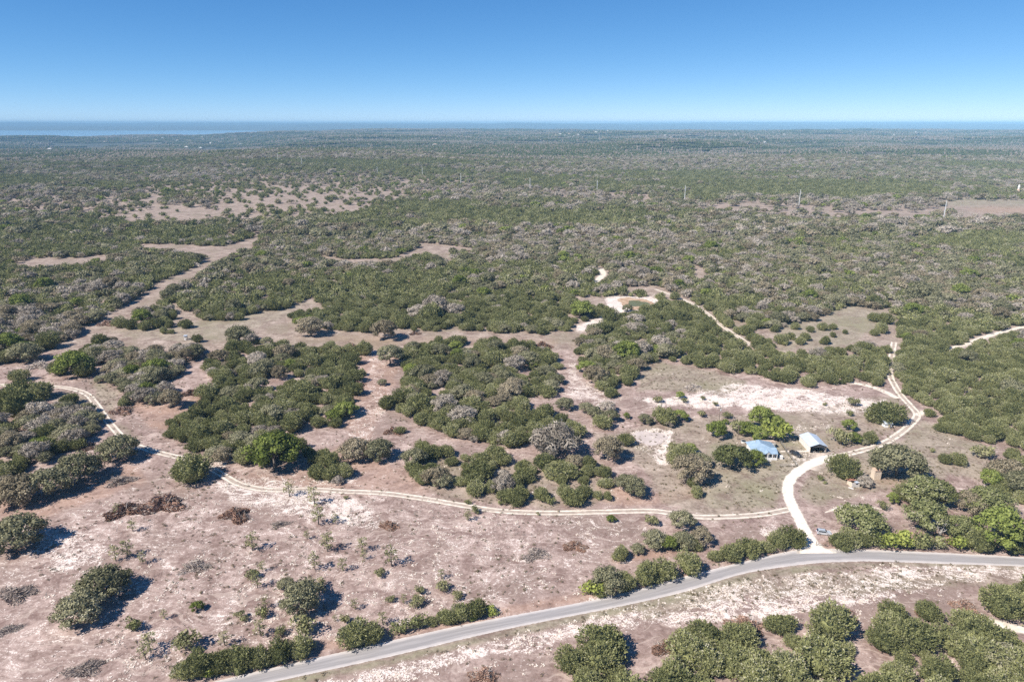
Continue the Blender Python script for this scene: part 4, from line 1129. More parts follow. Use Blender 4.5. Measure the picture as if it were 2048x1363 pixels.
rest = [t for i, t in enumerate(TREES) if i not in solo]
WL = {'juniper': 'dense dark green juniper woodland over the plain', 'oak': 'grey-green live oak canopy in the woodland', 'tan': 'tan oak canopy in the woodland', 'bare': 'pale grey leafless canopy in the woodland', 'bright': 'fresh green canopy specks in the woodland'}
for kd_ in KN:
    full = [v[0] for v in VAR[kd_]]
    coll = source('src_' + kd_, full + LOW[kd_])
    rs = [t for t in rest if t[5] == kd_]
    A = np.array([(t[0], t[1], gz(t[0], t[1])) for t in rs]) if rs else np.zeros((0, 3))
    rt = np.array([t[4] for t in rs]); sc_ = np.array([(t[2], t[2], t[2] * t[3]) for t in rs]).reshape(-1, 3)
    near = np.hypot(A[:, 0], A[:, 1]) < 520 if len(A) else np.zeros(0, bool)
    ids = np.where(near, RNG.integers(0, len(full), len(A)), len(full) + RNG.integers(0, len(LOW[kd_]), len(A)))
    m_ = MID[3] == KN.index(kd_)
    A2 = np.column_stack([MID[0][m_], MID[1][m_]]); n2 = len(A2); w2 = MID[2][m_]
    sc2 = np.column_stack([w2 * RNG.uniform(0.85, 1.25, n2), w2 * RNG.uniform(0.85, 1.25, n2), w2 * RNG.uniform(0.75, 1.1, n2)])
    scatter_object(WL[kd_].split(' canopy')[0].split(' over')[0].replace(' ', '_').replace('-', '_') + '_woods', WL[kd_], coll,
                   np.concatenate([A, A2]), np.concatenate([rt, RNG.uniform(0, 6.28, n2)]), np.concatenate([sc_, sc2]), np.concatenate([ids, len(full) + RNG.integers(0, len(LOW[kd_]), n2)]))

# distant woods: patches of many crowns
def col_leaf_mat():
    m = bpy.data.materials.new('distant_canopy'); m.use_nodes = True; k = NT(m)
    b = k.n['Principled BSDF']; b.inputs['Roughness'].default_value = 1.0; b.inputs['Specular IOR Level'].default_value = 0.0
    at = k.node('ShaderNodeAttribute'); at.attribute_name = 'col'
    ti = k.node('ShaderNodeAttribute'); ti.attribute_name = 'tint'
    k.l.new(k.mix(k.math('MULTIPLY', ti.outputs['Fac'], 0.3), at.outputs['Color'], (0.15, 0.15, 0.09)), b.inputs['Base Color'])
    return m
M['distant'] = col_leaf_mat()
def patch(i, greyness):  # crown colours are darkened, standing in for shade among the leaves
    cr = Crown()
    for _ in range(190):
        x, y = random.uniform(-0.5, 0.5), random.uniform(-0.5, 0.5); r = random.uniform(0.026, 0.052)
        if random.random() < greyness: c = random.choice([(0.22, 0.18, 0.16, 1), (0.16, 0.13, 0.105, 1), (0.10, 0.10, 0.06, 1)]); r *= 1.25
        else: c = random.choice([(0.035, 0.046, 0.020, 1), (0.05, 0.064, 0.026, 1), (0.075, 0.085, 0.035, 1)])
        blob(cr, (x, y, r * 0.45), (r, r, r * random.uniform(0.7, 1.1)), 1, 0.3, c)
    return cr.mesh('distant_patch', M['distant'], True)
patches = [patch(i, g) for i, g in enumerate([0.04, 0.06, 0.12, 0.16, 0.28, 0.35, 0.55, 0.7])]
coll = source('src_patch', patches)
A, SC, ID = [], [], []
for y0, y1, size, dens in ((2550, 5000, 75, 0.92), (5000, 9800, 120, 0.92)):
    P, z, w = scatter(y0, y1, size * 0.92, size, 0)
    px, py, _ = project(P[:, 0], P[:, 1], z)
    nz = fbm(P[:, 0] / 700.0, P[:, 1] / 700.0, 81, 4)
    k = (RNG.uniform(0, 1, len(P)) < dens + 0.5 * nz) & (z > LAKE_Z + 4)
    P, z = P[k], z[k]; gy_ = np.clip((0.42 + 1.6 * fbm(P[:, 0] / 1500.0, P[:, 1] / 480.0, 91, 4)) * 8 + RNG.normal(0, 0.6, len(P)), 0, 7.99)
    A.append(np.column_stack([P, z - 0.3])); n = len(P)
    SC.append(np.column_stack([np.full(n, size * 1.1), np.full(n, size * 1.1), RNG.uniform(95, 130, n) * (1 if size < 100 else 1.3)])); ID.append(gy_.astype(int))
A = np.concatenate(A); SC = np.concatenate(SC); ID = np.concatenate(ID)
scatter_object('distant_woodland', 'far mixed woodland fading towards the blue hills', coll, A, RNG.uniform(0, 6.28, len(A)), SC, ID)


# ------------------------------------------------------------------ brush piles, snag, litter
def stick_field(cr, n, ln, wd, h, zmin=0.0, tmin=0.0, tmax=1.0, up=0.35):
    t = RNG.uniform(0, 6.28, n); q = np.sqrt(RNG.uniform(0, 1, n)) * 0.5
    lump = 0.75 + 0.25 * np.sin(3 * t + RNG.uniform(0, 6)) + 0.15 * np.sin(5 * t)
    top = h * np.clip(1 - (q / 0.5) ** 2, 0.06, 1) * (0.6 + 0.55 * (0.5 + 0.5 * vnoise(q * np.cos(t) * 9 + 5, q * np.sin(t) * 9, 3)))
    top = top * (0.45 + 0.75 * (0.5 + 0.5 * vnoise(q * np.cos(t) * 7 + 31, q * np.sin(t) * 7 + 3, 9)))
    C = np.stack([q * lump * np.cos(t), q * lump * np.sin(t), top * RNG.uniform(0.25, 1.05, n) + zmin], 1)
    A = np.stack([np.cos(t + RNG.normal(0, 0.8, n)), np.sin(t + RNG.normal(0, 0.8, n)), RNG.normal(0.1, up, n)], 1); A /= np.linalg.norm(A, axis=1)[:, None]
    Bv = RNG.normal(size=(n, 3)); Bv -= (A * Bv).sum(1)[:, None] * A; Bv /= np.linalg.norm(Bv, axis=1)[:, None]
    V, f = quads_at(C, A, Bv, ln * RNG.uniform(0.5, 1.4, n), wd * RNG.uniform(0.6, 1.4, n))
    cr.q(V, f, RNG.uniform(tmin, tmax, n))
PILE = {}
for mk in ('dead', 'deadgrey', 'deadwhite'):
    PILE[mk] = []
    for i in range(4):
        c1 = Crown(); hh = {'dead': 0.21, 'deadgrey': 0.12, 'deadwhite': 0.26}[mk] * (0.85 + 0.12 * i)
        stick_field(c1, 2600 if mk == 'dead' else 600, 0.085 if mk == 'dead' else 0.12, 0.032 if mk == 'dead' else 0.02, hh)
        if mk == 'dead': stick_field(c1, 900, 0.11, 0.05, hh * 0.7)
        c2 = Crown(); stick_field(c2, 260, 0.26, 0.016, hh * 1.1, 0.0, 0.4, 1.0, 0.5)
        PILE[mk].append((c1.mesh('brush_mass', M[mk]), c2.mesh('brush_sticks', M['deadgrey' if mk != 'deadwhite' else 'deadwhite'])))
PILES = [
 (250, 1034, 78, 'dead', 'rusty brown brush pile with grey sticks, smaller of two end to end'), (325, 1027, 100, 'dead', 'tall rusty brown brush pile touching a smaller one on the cleared field'),
 (472, 1044, 76, 'dead', 'flat reddish brush heap on the pale ground below the rutted track bend'), (778, 1060, 50, 'dead', 'round rusty brush pile alone among young oaks on the cleared field'),
 (1150, 1102, 58, 'dead', 'scattered rusty brush pile near the clump above the paved road'), (245, 832, 52, 'dead', 'rusty brush pile beside the rutted track among junipers'),
 (788, 872, 52, 'dead', 'rusty brush pile with a green juniper in it at the pink lane'), (1085, 702, 50, 'dead', 'reddish brush pile at the head of the lane east of the thicket'),
 (478, 670, 42, 'dead', 'long low rusty brush pile on the edge of the grassy glade'), (215, 656, 42, 'dead', 'rusty brush pile beside the dark juniper at the glade'),
 (702, 700, 40, 'dead', 'pinkish brush pile at the top of the pink lane'), (716, 776, 36, 'dead', 'pinkish brush pile halfway down the pink lane'), (168, 902, 46, 'dead', 'red-brown brush pile against the wood inside the track bend'),
 (384, 795, 46, 'dead', 'red-brown brush pile in the clearing behind the tan oak'), (1335, 1310, 76, 'dead', 'rusty and grey brush pile between two thickets across the road'),
 (1490, 1266, 76, 'dead', 'reddish brush spread behind the thicket across the road'), (1668, 1246, 86, 'dead', 'large red-brown brush pile between thickets across the paved road'),
 (1930, 1222, 54, 'dead', 'rusty brush pile by the dirt lane across the road'), (1850, 1232, 44, 'dead', 'orange brown brush pile behind the highest thicket across the road'), (968, 1366, 66, 'dead', 'rusty brush pile on the stony verge across the road'),
 (830, 672, 30, 'dead', 'small rusty brush pile under the junipers along the upper lane'),
 (35, 1200, 76, 'deadgrey', 'low grey brush heap on the field west of the paired oaks'), (390, 1145, 68, 'deadgrey', 'grey tangle of cut branches in the middle of the cleared field'), (242, 972, 60, 'deadgrey', 'grey cut branches behind the two rusty brush piles'),
 (1072, 1122, 74, 'deadgrey', 'wide grey branch litter on the field near the scattered rusty pile'), (170, 1350, 74, 'deadgrey', 'grey branch tangle below the paired oaks'), (18, 1268, 50, 'deadgrey', 'small dark branch heap beyond the paired oaks'), (560, 1056, 44, 'deadgrey', 'thin grey branch litter below the rutted track'),
 (1383, 786, 52, 'deadwhite', 'bleached pale wood pile standing in the pale field above the farm'), (78, 742, 48, 'deadwhite', 'bleached grey wood heap beside the bright green oak'), (205, 634, 34, 'deadwhite', 'pale grey wood heap at the glade entrance'), (390, 538, 30, 'deadwhite', 'pale grey wood heap along the far lane'),
]
for i, (px, py, w, mk, lab) in enumerate(PILES):
    p = pix(px, py - 0.16 * w); wm = w * rng_at(p) / F
    e = empty('brush_pile', p, random.uniform(-0.5, 0.5)); wm *= 0.92; e.scale = (wm, wm * random.uniform(0.55, 0.8), wm)
    tag(e, lab, 'brush pile', 'brush piles left after clearing')
    a, b = PILE[mk][i % 4]
    for nm, me in (('brush_mass', a), ('loose_sticks', b)):
        o = bpy.data.objects.new(nm, me); COL.objects.link(o); o.parent = e
p = pix(1877, 1076)
e = empty('dead_tree', p, 0.4); e.scale = (5.5, 5.5, 5.5)
tag(e, 'bleached white dead tree standing between the oaks above the hedge', 'tree')
cl = [(0.3 * math.cos(t), 0.3 * math.sin(t), 0.9 + 0.35 * math.sin(t * 3), 0.1) for t in (0.2, 1.3, 2.4, 3.6, 4.7, 5.6)]
o = limbs(cl, 0.9, 0.05).build('trunk', M['barkpale'], e)
mb = MB()
for x, y, z, R in cl:
    for _ in range(4):
        d = Vector((random.uniform(-1, 1), random.uniform(-1, 1), random.uniform(0, 1))) * 0.22
        mb.tube((x * 0.8, y * 0.8, z * 0.9), (x * 0.8 + d.x, y * 0.8 + d.y, z * 0.9 + d.z), 0.018, 0.006, 4, False)
mb.build('branches', M['barkpale'], e)

M['stone'] = patchy('limestone', (0.52, 0.44, 0.37), (0.74, 0.66, 0.57), 1.0, 0.95)
def chip(i):
    mb = MB()
    for _ in range(5):
        mb.box(random.uniform(-1, 1), random.uniform(-1, 1), 0.05, random.uniform(0.25, 0.7), random.uniform(0.2, 0.5), random.uniform(0.12, 0.3), random.uniform(0, 3))
    me = mb.mesh('stone_chips'); me.materials.append(M['stone']); return me
def twigs(i):
    cr = Crown(); stick_field(cr, 14, 0.55, 0.05, 0.05); me = cr.mesh('twig_litter', M['deadgrey']); return me
def tuft(i):
    cr = Crown(); a = 22; t = RNG.uniform(0, 6.28, a)
    C = np.stack([RNG.normal(0, 0.25, a), RNG.normal(0, 0.25, a), RNG.uniform(0.1, 0.35, a)], 1); A_, B_ = rot_frames(a); A_[:, 2] = np.abs(A_[:, 2]) + 0.7
    A_ /= np.linalg.norm(A_, axis=1)[:, None]
    V, f = quads_at(C, A_, B_, RNG.uniform(0.3, 0.6, a), RNG.uniform(0.08, 0.2, a)); cr.q(V, f, RNG.uniform(0, 1, a)); return cr.mesh('grass_tuft', M['tuft'])
M['tuft'] = leaf_mat('dry_tufts', (0.10, 0.085, 0.05), (0.26, 0.21, 0.13), (0.16, 0.19, 0.07), 0.15)
def litter(name, label, fn, n, wfun, smin, smax, y1=380):
    P = np.column_stack([RNG.uniform(-1, 1, n), RNG.uniform(0, 1, n)])
    y = 125 + (y1 - 125) * P[:, 1]; x = P[:, 0] * (0.78 * y + 8)
    z = height(x, y); px, py, _ = project(x, y, z)
    k = (RNG.uniform(0, 1, n) < wfun(px, py, x, y)) & (look(ROADM, px, py) < 0.5)
    x, y, z = x[k], y[k], z[k]; m = len(x); s = RNG.uniform(smin, smax, m)
    scatter_object(name, label, source('src_' + name, [fn(i) for i in range(4)]), np.column_stack([x, y, z]), RNG.uniform(0, 6.28, m), np.column_stack([s, s, s]), RNG.integers(0, 4, m))
ROADM = new_raster(0)
paint_poly(ROADM, [(a, b - 4) for a, b in top] + [(a, b + 4) for a, b in bot[::-1]], 1)
paint_line(ROADM, [(q[0], q[1], 9) for q in drv], 1)
litter('limestone_rubble', 'white limestone chips strewn over the bare ground', chip, 26000, lambda px, py, x, y: np.clip(look(CAL, px, py) * 0.9 + look(BARE, px, py) * 0.45 + 0.5 * fbm(x / 14, y / 14, 101, 3) - 0.1, 0, 1), 0.35, 0.95)
litter('branch_litter', 'grey and brown cut branch litter over the cleared field', twigs, 14000, lambda px, py, x, y: np.clip(look(BARE, px, py) * 0.9 + look(CAL, px, py) * 0.3 + 0.7 * fbm(x / 22, y / 22, 111, 3) - 0.1, 0, 1), 1.0, 2.6)
litter('dry_grass', 'tufts of dry grass and small weeds', tuft, 22000, lambda px, py, x, y: np.clip(look(GRASS, px, py) * 0.55 + 0.10 + 0.6 * fbm(x / 30, y / 30, 121, 3), 0, 1), 0.5, 1.25)

# ------------------------------------------------------------------ buildings
M['roofblue'] = patchy('blue_grey_metal_roof', (0.26, 0.36, 0.46), (0.34, 0.44, 0.53), 0.6, 0.45, 0.1)
M['rooflight'] = patchy('pale_metal_roof', (0.48, 0.54, 0.62), (0.56, 0.62, 0.69), 0.5, 0.4, 0.1)
M['white'] = patchy('white_siding', (0.74, 0.73, 0.70), (0.80, 0.79, 0.77), 2.0, 0.7)
M['offwhite'] = patchy('weathered_white', (0.58, 0.54, 0.50), (0.72, 0.68, 0.63), 1.5, 0.8)
M['glass'] = mat('window_glass', (0.03, 0.04, 0.05), 0.08)
M['rust'] = patchy('rusty_tin', (0.34, 0.14, 0.09), (0.52, 0.30, 0.23), 1.2, 0.8)
M['tanroof'] = patchy('tan_tin_roof', (0.46, 0.31, 0.22), (0.62, 0.48, 0.37), 1.0, 0.8)
M['plank'] = patchy('weathered_planks', (0.52, 0.41, 0.31), (0.74, 0.63, 0.51), 1.6, 0.9, 0, (4, 4, 0.5))
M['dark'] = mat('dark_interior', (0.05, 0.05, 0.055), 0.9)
M['steel'] = mat('galvanised_steel', (0.62, 0.62, 0.60), 0.5, 0.2)
M['wood'] = patchy('pole_wood', (0.15, 0.11, 0.085), (0.24, 0.19, 0.15), 2.0, 0.9)
M['concrete'] = patchy('concrete', (0.52, 0.47, 0.42), (0.62, 0.57, 0.52), 1.5, 0.9)

def window(parent, x, y, z, w, h, face='y', sgn=-1):
    """a framed pane set proud of a wall; face says which axis the wall looks along"""
    d = 0.05; fr = MB(); pn = MB()
    def bx(mb, a, b, c, sa, sb, sc):
        if face == 'y': mb.box(a, b, c, sa, sb, sc)
        else: mb.box(b, a, c, sb, sa, sc)
    a0, b0 = (x, y) if face == 'y' else (y, x)
    bx(fr, a0, b0 + sgn * d / 2, z + h / 2 + 0.05, w + 0.2, d, 0.1); bx(fr, a0, b0 + sgn * d * 0.8, z - h / 2 - 0.06, w + 0.3, d * 1.6, 0.1)
    for s in (-1, 1): bx(fr, a0 + s * (w / 2 + 0.05), b0 + sgn * d / 2, z, 0.1, d, h)
    bx(fr, a0, b0 + sgn * d * 0.4, z, w, d * 0.6, 0.06)
    f = fr.build('window', M['white'], parent); bx(pn, a0, b0 + sgn * 0.012, z, w, 0.02, h)
    pn.build('pane', M['glass'], f)

def hip(mb, x0, x1, y0, y1, z0, z1, rx0, rx1, ry0, ry1):
    """hipped roof with its ridge from (rx0,ry0) to (rx1,ry1) and a thin eave edge"""
    v = [(x0, y0, z0), (x1, y0, z0), (x1, y1, z0), (x0, y1, z0), (rx0, ry0, z1), (rx1, ry1, z1)]
    lo = [(a, b, z0 - 0.12) for a, b, _ in v[:4]]
    if abs(rx1 - rx0) >= abs(ry1 - ry0): fs = [(0, 1, 5, 4), (1, 2, 5), (2, 3, 4, 5), (3, 0, 4)]
    else: fs = [(0, 1, 4), (1, 2, 5, 4), (2, 3, 5), (3, 0, 4, 5)]
    mb.add(v + lo, fs + [(6, 7, 1, 0), (7, 8, 2, 1), (8, 9, 3, 2), (9, 6, 0, 3), (9, 8, 7, 6)])

def gable_y(mb, x0, x1, y0, y1, z0, z1, th=0.10):
    xm = (x0 + x1) / 2
    mb.prism([(x0, z0), (xm, z1), (x1, z0), (x1, z0 - th), (xm, z1 - th), (x0, z0 - th)], y0, y1)

# farmhouse
hx0, hy0 = 103.0, 250.5
e = empty('farmhouse', (hx0, hy0, gz(hx0, hy0)))
tag(e, 'small white farmhouse with blue grey hipped metal roof and front porch', 'house')
MB().box(0.1, 5.0, 1.45, 9.6, 7.4, 2.9).build('wall', M['white'], e)
MB().box(1.35, 0.35, 1.4, 5.2, 1.9, 2.8).build('front_wing', M['white'], e)
mb = MB(); hip(mb, -5.2, 5.5, 0.8, 9.2, 2.9, 5.2, -1.0, -0.8, 3.6, 6.6); main_roof = mb.build('roof', M['roofblue'], e)
mb = MB(); mb.add([(-1.9, -1.6, 2.75), (4.6, -1.6, 2.75), (4.9, 1.9, 3.95), (-1.2, 1.9, 3.95), (-1.9, -1.6, 2.62), (4.6, -1.6, 2.62), (4.9, 1.9, 2.9), (-1.2, 1.9, 2.9)],
       [(0, 1, 2, 3), (4, 5, 1, 0), (5, 6, 2, 1), (7, 4, 0, 3), (7, 6, 5, 4)]); mb.build('porch_roof', M['roofblue'], e)
mb = MB(); gable_y(mb, -0.6, 1.6, -1.9, 0.6, 2.95, 3.75); mb.build('porch_gable', M['roofblue'], e)
mb = MB(); mb.add([(-0.5, -1.75, 2.8), (1.5, -1.75, 2.8), (0.5, -1.75, 3.6)], [(0, 1, 2)]); mb.build('gable_board', M['white'], e)
MB().box(1.35, -1.2, 0.18, 5.9, 1.5, 0.36).build('porch_floor', M['concrete'], e)
for x in (-1.45, 0.4, 2.3, 4.1): MB().box(x, -1.8, 1.5, 0.2, 0.2, 2.3).build('porch_post', M['white'], e)
MB().box(1.35, -1.8, 0.75, 5.6, 0.08, 0.7).build('porch_railing', M['white'], e)
for i in range(3): MB().box(1.0, -2.2 - 0.3 * i, 0.27 - 0.09 * i, 1.4, 0.3, 0.18 - 0.03 * i).build('porch_step', M['concrete'], e)
window(e, -0.3, -0.6, 1.6, 1.3, 1.3); window(e, 0.0 + 2.0, -0.6, 1.6, 0.9, 1.3)
d = MB().box(3.3, -0.63, 1.25, 0.9, 0.06, 2.1).build('door', M['plank'], e); MB().box(3.0, -0.69, 1.2, 0.05, 0.06, 0.14).build('handle', M['steel'], d)
window(e, -3.3, 1.3, 1.6, 1.2, 1.2); window(e, 4.9, 3.2, 1.6, 1.2, 1.2, 'x', 1); window(e, 4.9, 6.2, 1.6, 1.2, 1.2, 'x', 1)
MB().box(4.2, 9.9, 1.2, 5.2, 2.4, 2.4).build('rear_addition', M['offwhite'], e)
mb = MB(); mb.add([(1.2, 8.7, 3.05), (7.4, 8.7, 3.05), (7.4, 11.6, 2.6), (1.2, 11.6, 2.6), (1.2, 8.7, 2.93), (7.4, 8.7, 2.93), (7.4, 11.6, 2.48), (1.2, 11.6, 2.48)],
       [(0, 1, 2, 3), (4, 5, 1, 0), (5, 6, 2, 1), (6, 7, 3, 2), (7, 4, 0, 3), (7, 6, 5, 4)]); mb.build('rear_roof', M['tanroof'], e)
for y in (8.9, 11.4): MB().box(7.2, y, 1.3, 0.16, 0.16, 2.6).build('rear_post', M['white'], e)
MB().tube((-2.4, 6.0, 3.6), (-2.4, 6.0, 5.0), 0.18, 0.18, 8).build('vent_pipe', M['steel'], main_roof)
MB().box(6.4, -0.4, 0.7, 1.2, 1.0, 1.4).build('side_cabinet', M['white'], e)

# metal barn
bx_, by_ = 126.6, 260.6
e = empty('metal_barn', (bx_, by_, gz(bx_, by_)))
tag(e, 'long metal barn with pale blue grey gable roof and open dark front', 'barn')
mb = MB(); gable_y(mb, -3.7, 3.7, -5.7, 5.7, 3.0, 4.3, 0.08); rf = mb.build('roof', M['rooflight'], e)
MB().box(0, 0, 4.30, 0.3, 11.5, 0.06).build('ridge_cap', M['steel'], rf)
MB().box(-3.35, 0.1, 1.45, 0.10, 10.8, 2.9).build('side_wall', M['offwhite'], e)
MB().box(3.35, 0.1, 1.45, 0.10, 10.8, 2.9).build('side_wall', M['offwhite'], e)
mb = MB(); mb.prism([(-3.3, 0), (3.3, 0), (3.3, 2.9), (0, 4.15), (-3.3, 2.9)], 5.35, 5.45); mb.build('rear_wall', M['offwhite'], e)
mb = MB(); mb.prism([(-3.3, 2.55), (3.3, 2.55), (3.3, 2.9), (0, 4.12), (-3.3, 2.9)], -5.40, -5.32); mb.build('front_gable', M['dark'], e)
for x in (-3.2, 3.2): MB().box(x, -5.25, 1.3, 0.2, 0.2, 2.6).build('post', M['wood'], e)
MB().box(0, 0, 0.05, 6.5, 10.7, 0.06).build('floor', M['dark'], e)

# small sheds
p = pix(1773, 852)
e = empty('white_shed', p); tag(e, 'tiny white shed under the dark juniper beside the farm ruts', 'shed')
MB().box(0, 0, 1.05, 3.2, 2.6, 2.1).build('wall', M['white'], e)
mb = MB(); mb.add([(-1.9, -1.7, 1.95), (1.9, -1.7, 1.95), (1.9, 1.6, 2.75), (-1.9, 1.6, 2.75), (-1.9, -1.7, 1.85), (1.9, -1.7, 1.85), (1.9, 1.6, 2.65), (-1.9, 1.6, 2.65)],
       [(0, 1, 2, 3), (4, 5, 1, 0), (5, 6, 2, 1), (6, 7, 3, 2), (7, 4, 0, 3), (7, 6, 5, 4)]); mb.build('roof', M['rooflight'], e)
MB().box(0.4, -1.33, 0.95, 0.8, 0.06, 1.8).build('door', M['plank'], e)
MB().box(2.6, -0.9, 0.35, 1.0, 0.8, 0.7).build('crate', M['plank'], e)
p = pix(1706, 970)
e = empty('old_shed', p, 0.12); tag(e, 'collapsing old shed with rusty red tin roof and pale plank wall', 'shed')
for i in range(8): MB().box(-1.4 + 0.4 * i, -1.5, 0.95 + 0.05 * (i % 3), 0.34, 0.07, 1.9 + 0.1 * (i % 3)).build('wall_plank', M['offwhite'], e)
MB().box(-1.5, 0, 0.95, 0.08, 2.9, 1.9).build('side_wall', M['plank'], e); MB().box(1.6, 0, 0.95, 0.08, 2.9, 1.9).build('side_wall', M['plank'], e); MB().box(0, 1.5, 0.9, 3.0, 0.08, 1.8).build('rear_wall', M['plank'], e)
mb = MB(); mb.add([(-2.0, -0.3, 2.35), (1.6, -0.2, 2.15), (1.7, 2.2, 2.0), (-2.1, 2.3, 1.7), (-2.0, -0.3, 2.28), (1.6, -0.2, 2.08), (1.7, 2.2, 1.93), (-2.1, 2.3, 1.63)],
       [(0, 1, 2, 3), (4, 5, 1, 0), (5, 6, 2, 1), (6, 7, 3, 2), (7, 4, 0, 3), (7, 6, 5, 4)]); mb.build('roof', M['rust'], e)
MB().box(0.3, -1.56, 1.5, 0.6, 0.08, 0.5).build('window_opening', M['dark'], e)
MB().box(0.5, -1.1, 2.0, 1.4, 1.3, 0.06, 0.2).build('roof_sheet', M['rooflight'], e)
p = pix(1702, 976); o = MB().box(0, 0, 0.08, 1.8, 0.4, 0.12, 2.4).build('white_board', M['white'], None, p); tag(o, 'white board lying on the grass before the collapsing shed', 'board')
p = pix(1750.5, 956)
e = empty('plank_tower', p, 0.06); tag(e, 'tall narrow tan plank hut between the old shed and the broad oak', 'hut')
for i in range(7): MB().box(-1.17 + 0.39 * i, -1.2, 1.9 + 0.04 * (i % 2), 0.36, 0.07, 3.8 + 0.08 * (i % 2)).build('plank', M['plank'], e)
MB().box(-1.3, 0, 1.9, 0.08, 2.3, 3.8).build('side_wall', M['plank'], e); MB().box(1.3, 0, 1.9, 0.08, 2.3, 3.8).build('side_wall', M['plank'], e); MB().box(0, 1.2, 1.9, 2.5, 0.08, 3.8).build('rear_wall', M['plank'], e)
MB().box(0, -0.05, 3.98, 3.0, 2.9, 0.10).build('roof', M['tanroof'], e)

# deer blind in the glade
p = pix(372, 679)
e = empty('deer_blind', p, 0.1); tag(e, 'small pale box blind on legs in the grassy glade', 'hunting blind')
MB().box(0, 0, 1.9, 1.7, 1.7, 1.6).build('cabin', M['offwhite'], e); MB().box(0, 0, 2.76, 2.1, 2.1, 0.12).build('roof', M['rooflight'], e)
MB().box(0.2, -0.87, 2.15, 0.9, 0.05, 0.4).build('window', M['glass'], e); MB().box(0.87, 0, 1.8, 0.05, 0.7, 1.3).build('door', M['dark'], e)
for a in (-0.75, 0.75):
    for b in (-0.75, 0.75): MB().box(a, b, 0.55, 0.12, 0.12, 1.1).build('leg', M['wood'], e)
MB().box(-0.2, -0.4, 0.3, 1.2, 1.0, 0.6).build('base_block', M['white'], e)

# ------------------------------------------------------------------ vehicles
M['silver'] = mat('silver_paint', (0.60, 0.64, 0.68), 0.28, 0.35)
M['darkpaint'] = mat('dark_grey_paint', (0.055, 0.052, 0.055), 0.25, 0.2)
M['tyre'] = mat('tyre_rubber', (0.02, 0.02, 0.02), 0.9)
M['rim'] = mat('alloy_rim', (0.5, 0.5, 0.5), 0.35, 0.6)
M['lampred'] = mat('tail_lamp', (0.45, 0.02, 0.02), 0.3)
M['lampwhite'] = mat('head_lamp', (0.8, 0.8, 0.78), 0.2)
def body(mb, prof, half, tuck):
    """profile of (along, up) points, swept across with the upper points pulled in"""
    n = len(prof); zs = [q[1] for q in prof]; zm, zx = 0.9, max(zs)
    vs = []
    for s in (-1, 1):
        for a, b in prof: vs.append((a, s * (half - tuck * max(0, (b - zm) / (zx - zm + 1e-6))), b))
    mb.add(vs, [tuple(range(n - 1, -1, -1)), tuple(range(n, 2 * n))] + [(i, (i + 1) % n, n + (i + 1) % n, n + i) for i in range(n)])
def wheels(e, xs_, half, r):
    for x in xs_:
        for s in (-1, 1):
            w = MB().tube((x, s * (half - 0.20), r), (x, s * (half + 0.02), r), r, r, 18).build('wheel', M['tyre'], e)
            MB().tube((x, s * (half + 0.0), r), (x, s * (half + 0.035), r), r * 0.62, r * 0.55, 12).build('rim', M['rim'], w)
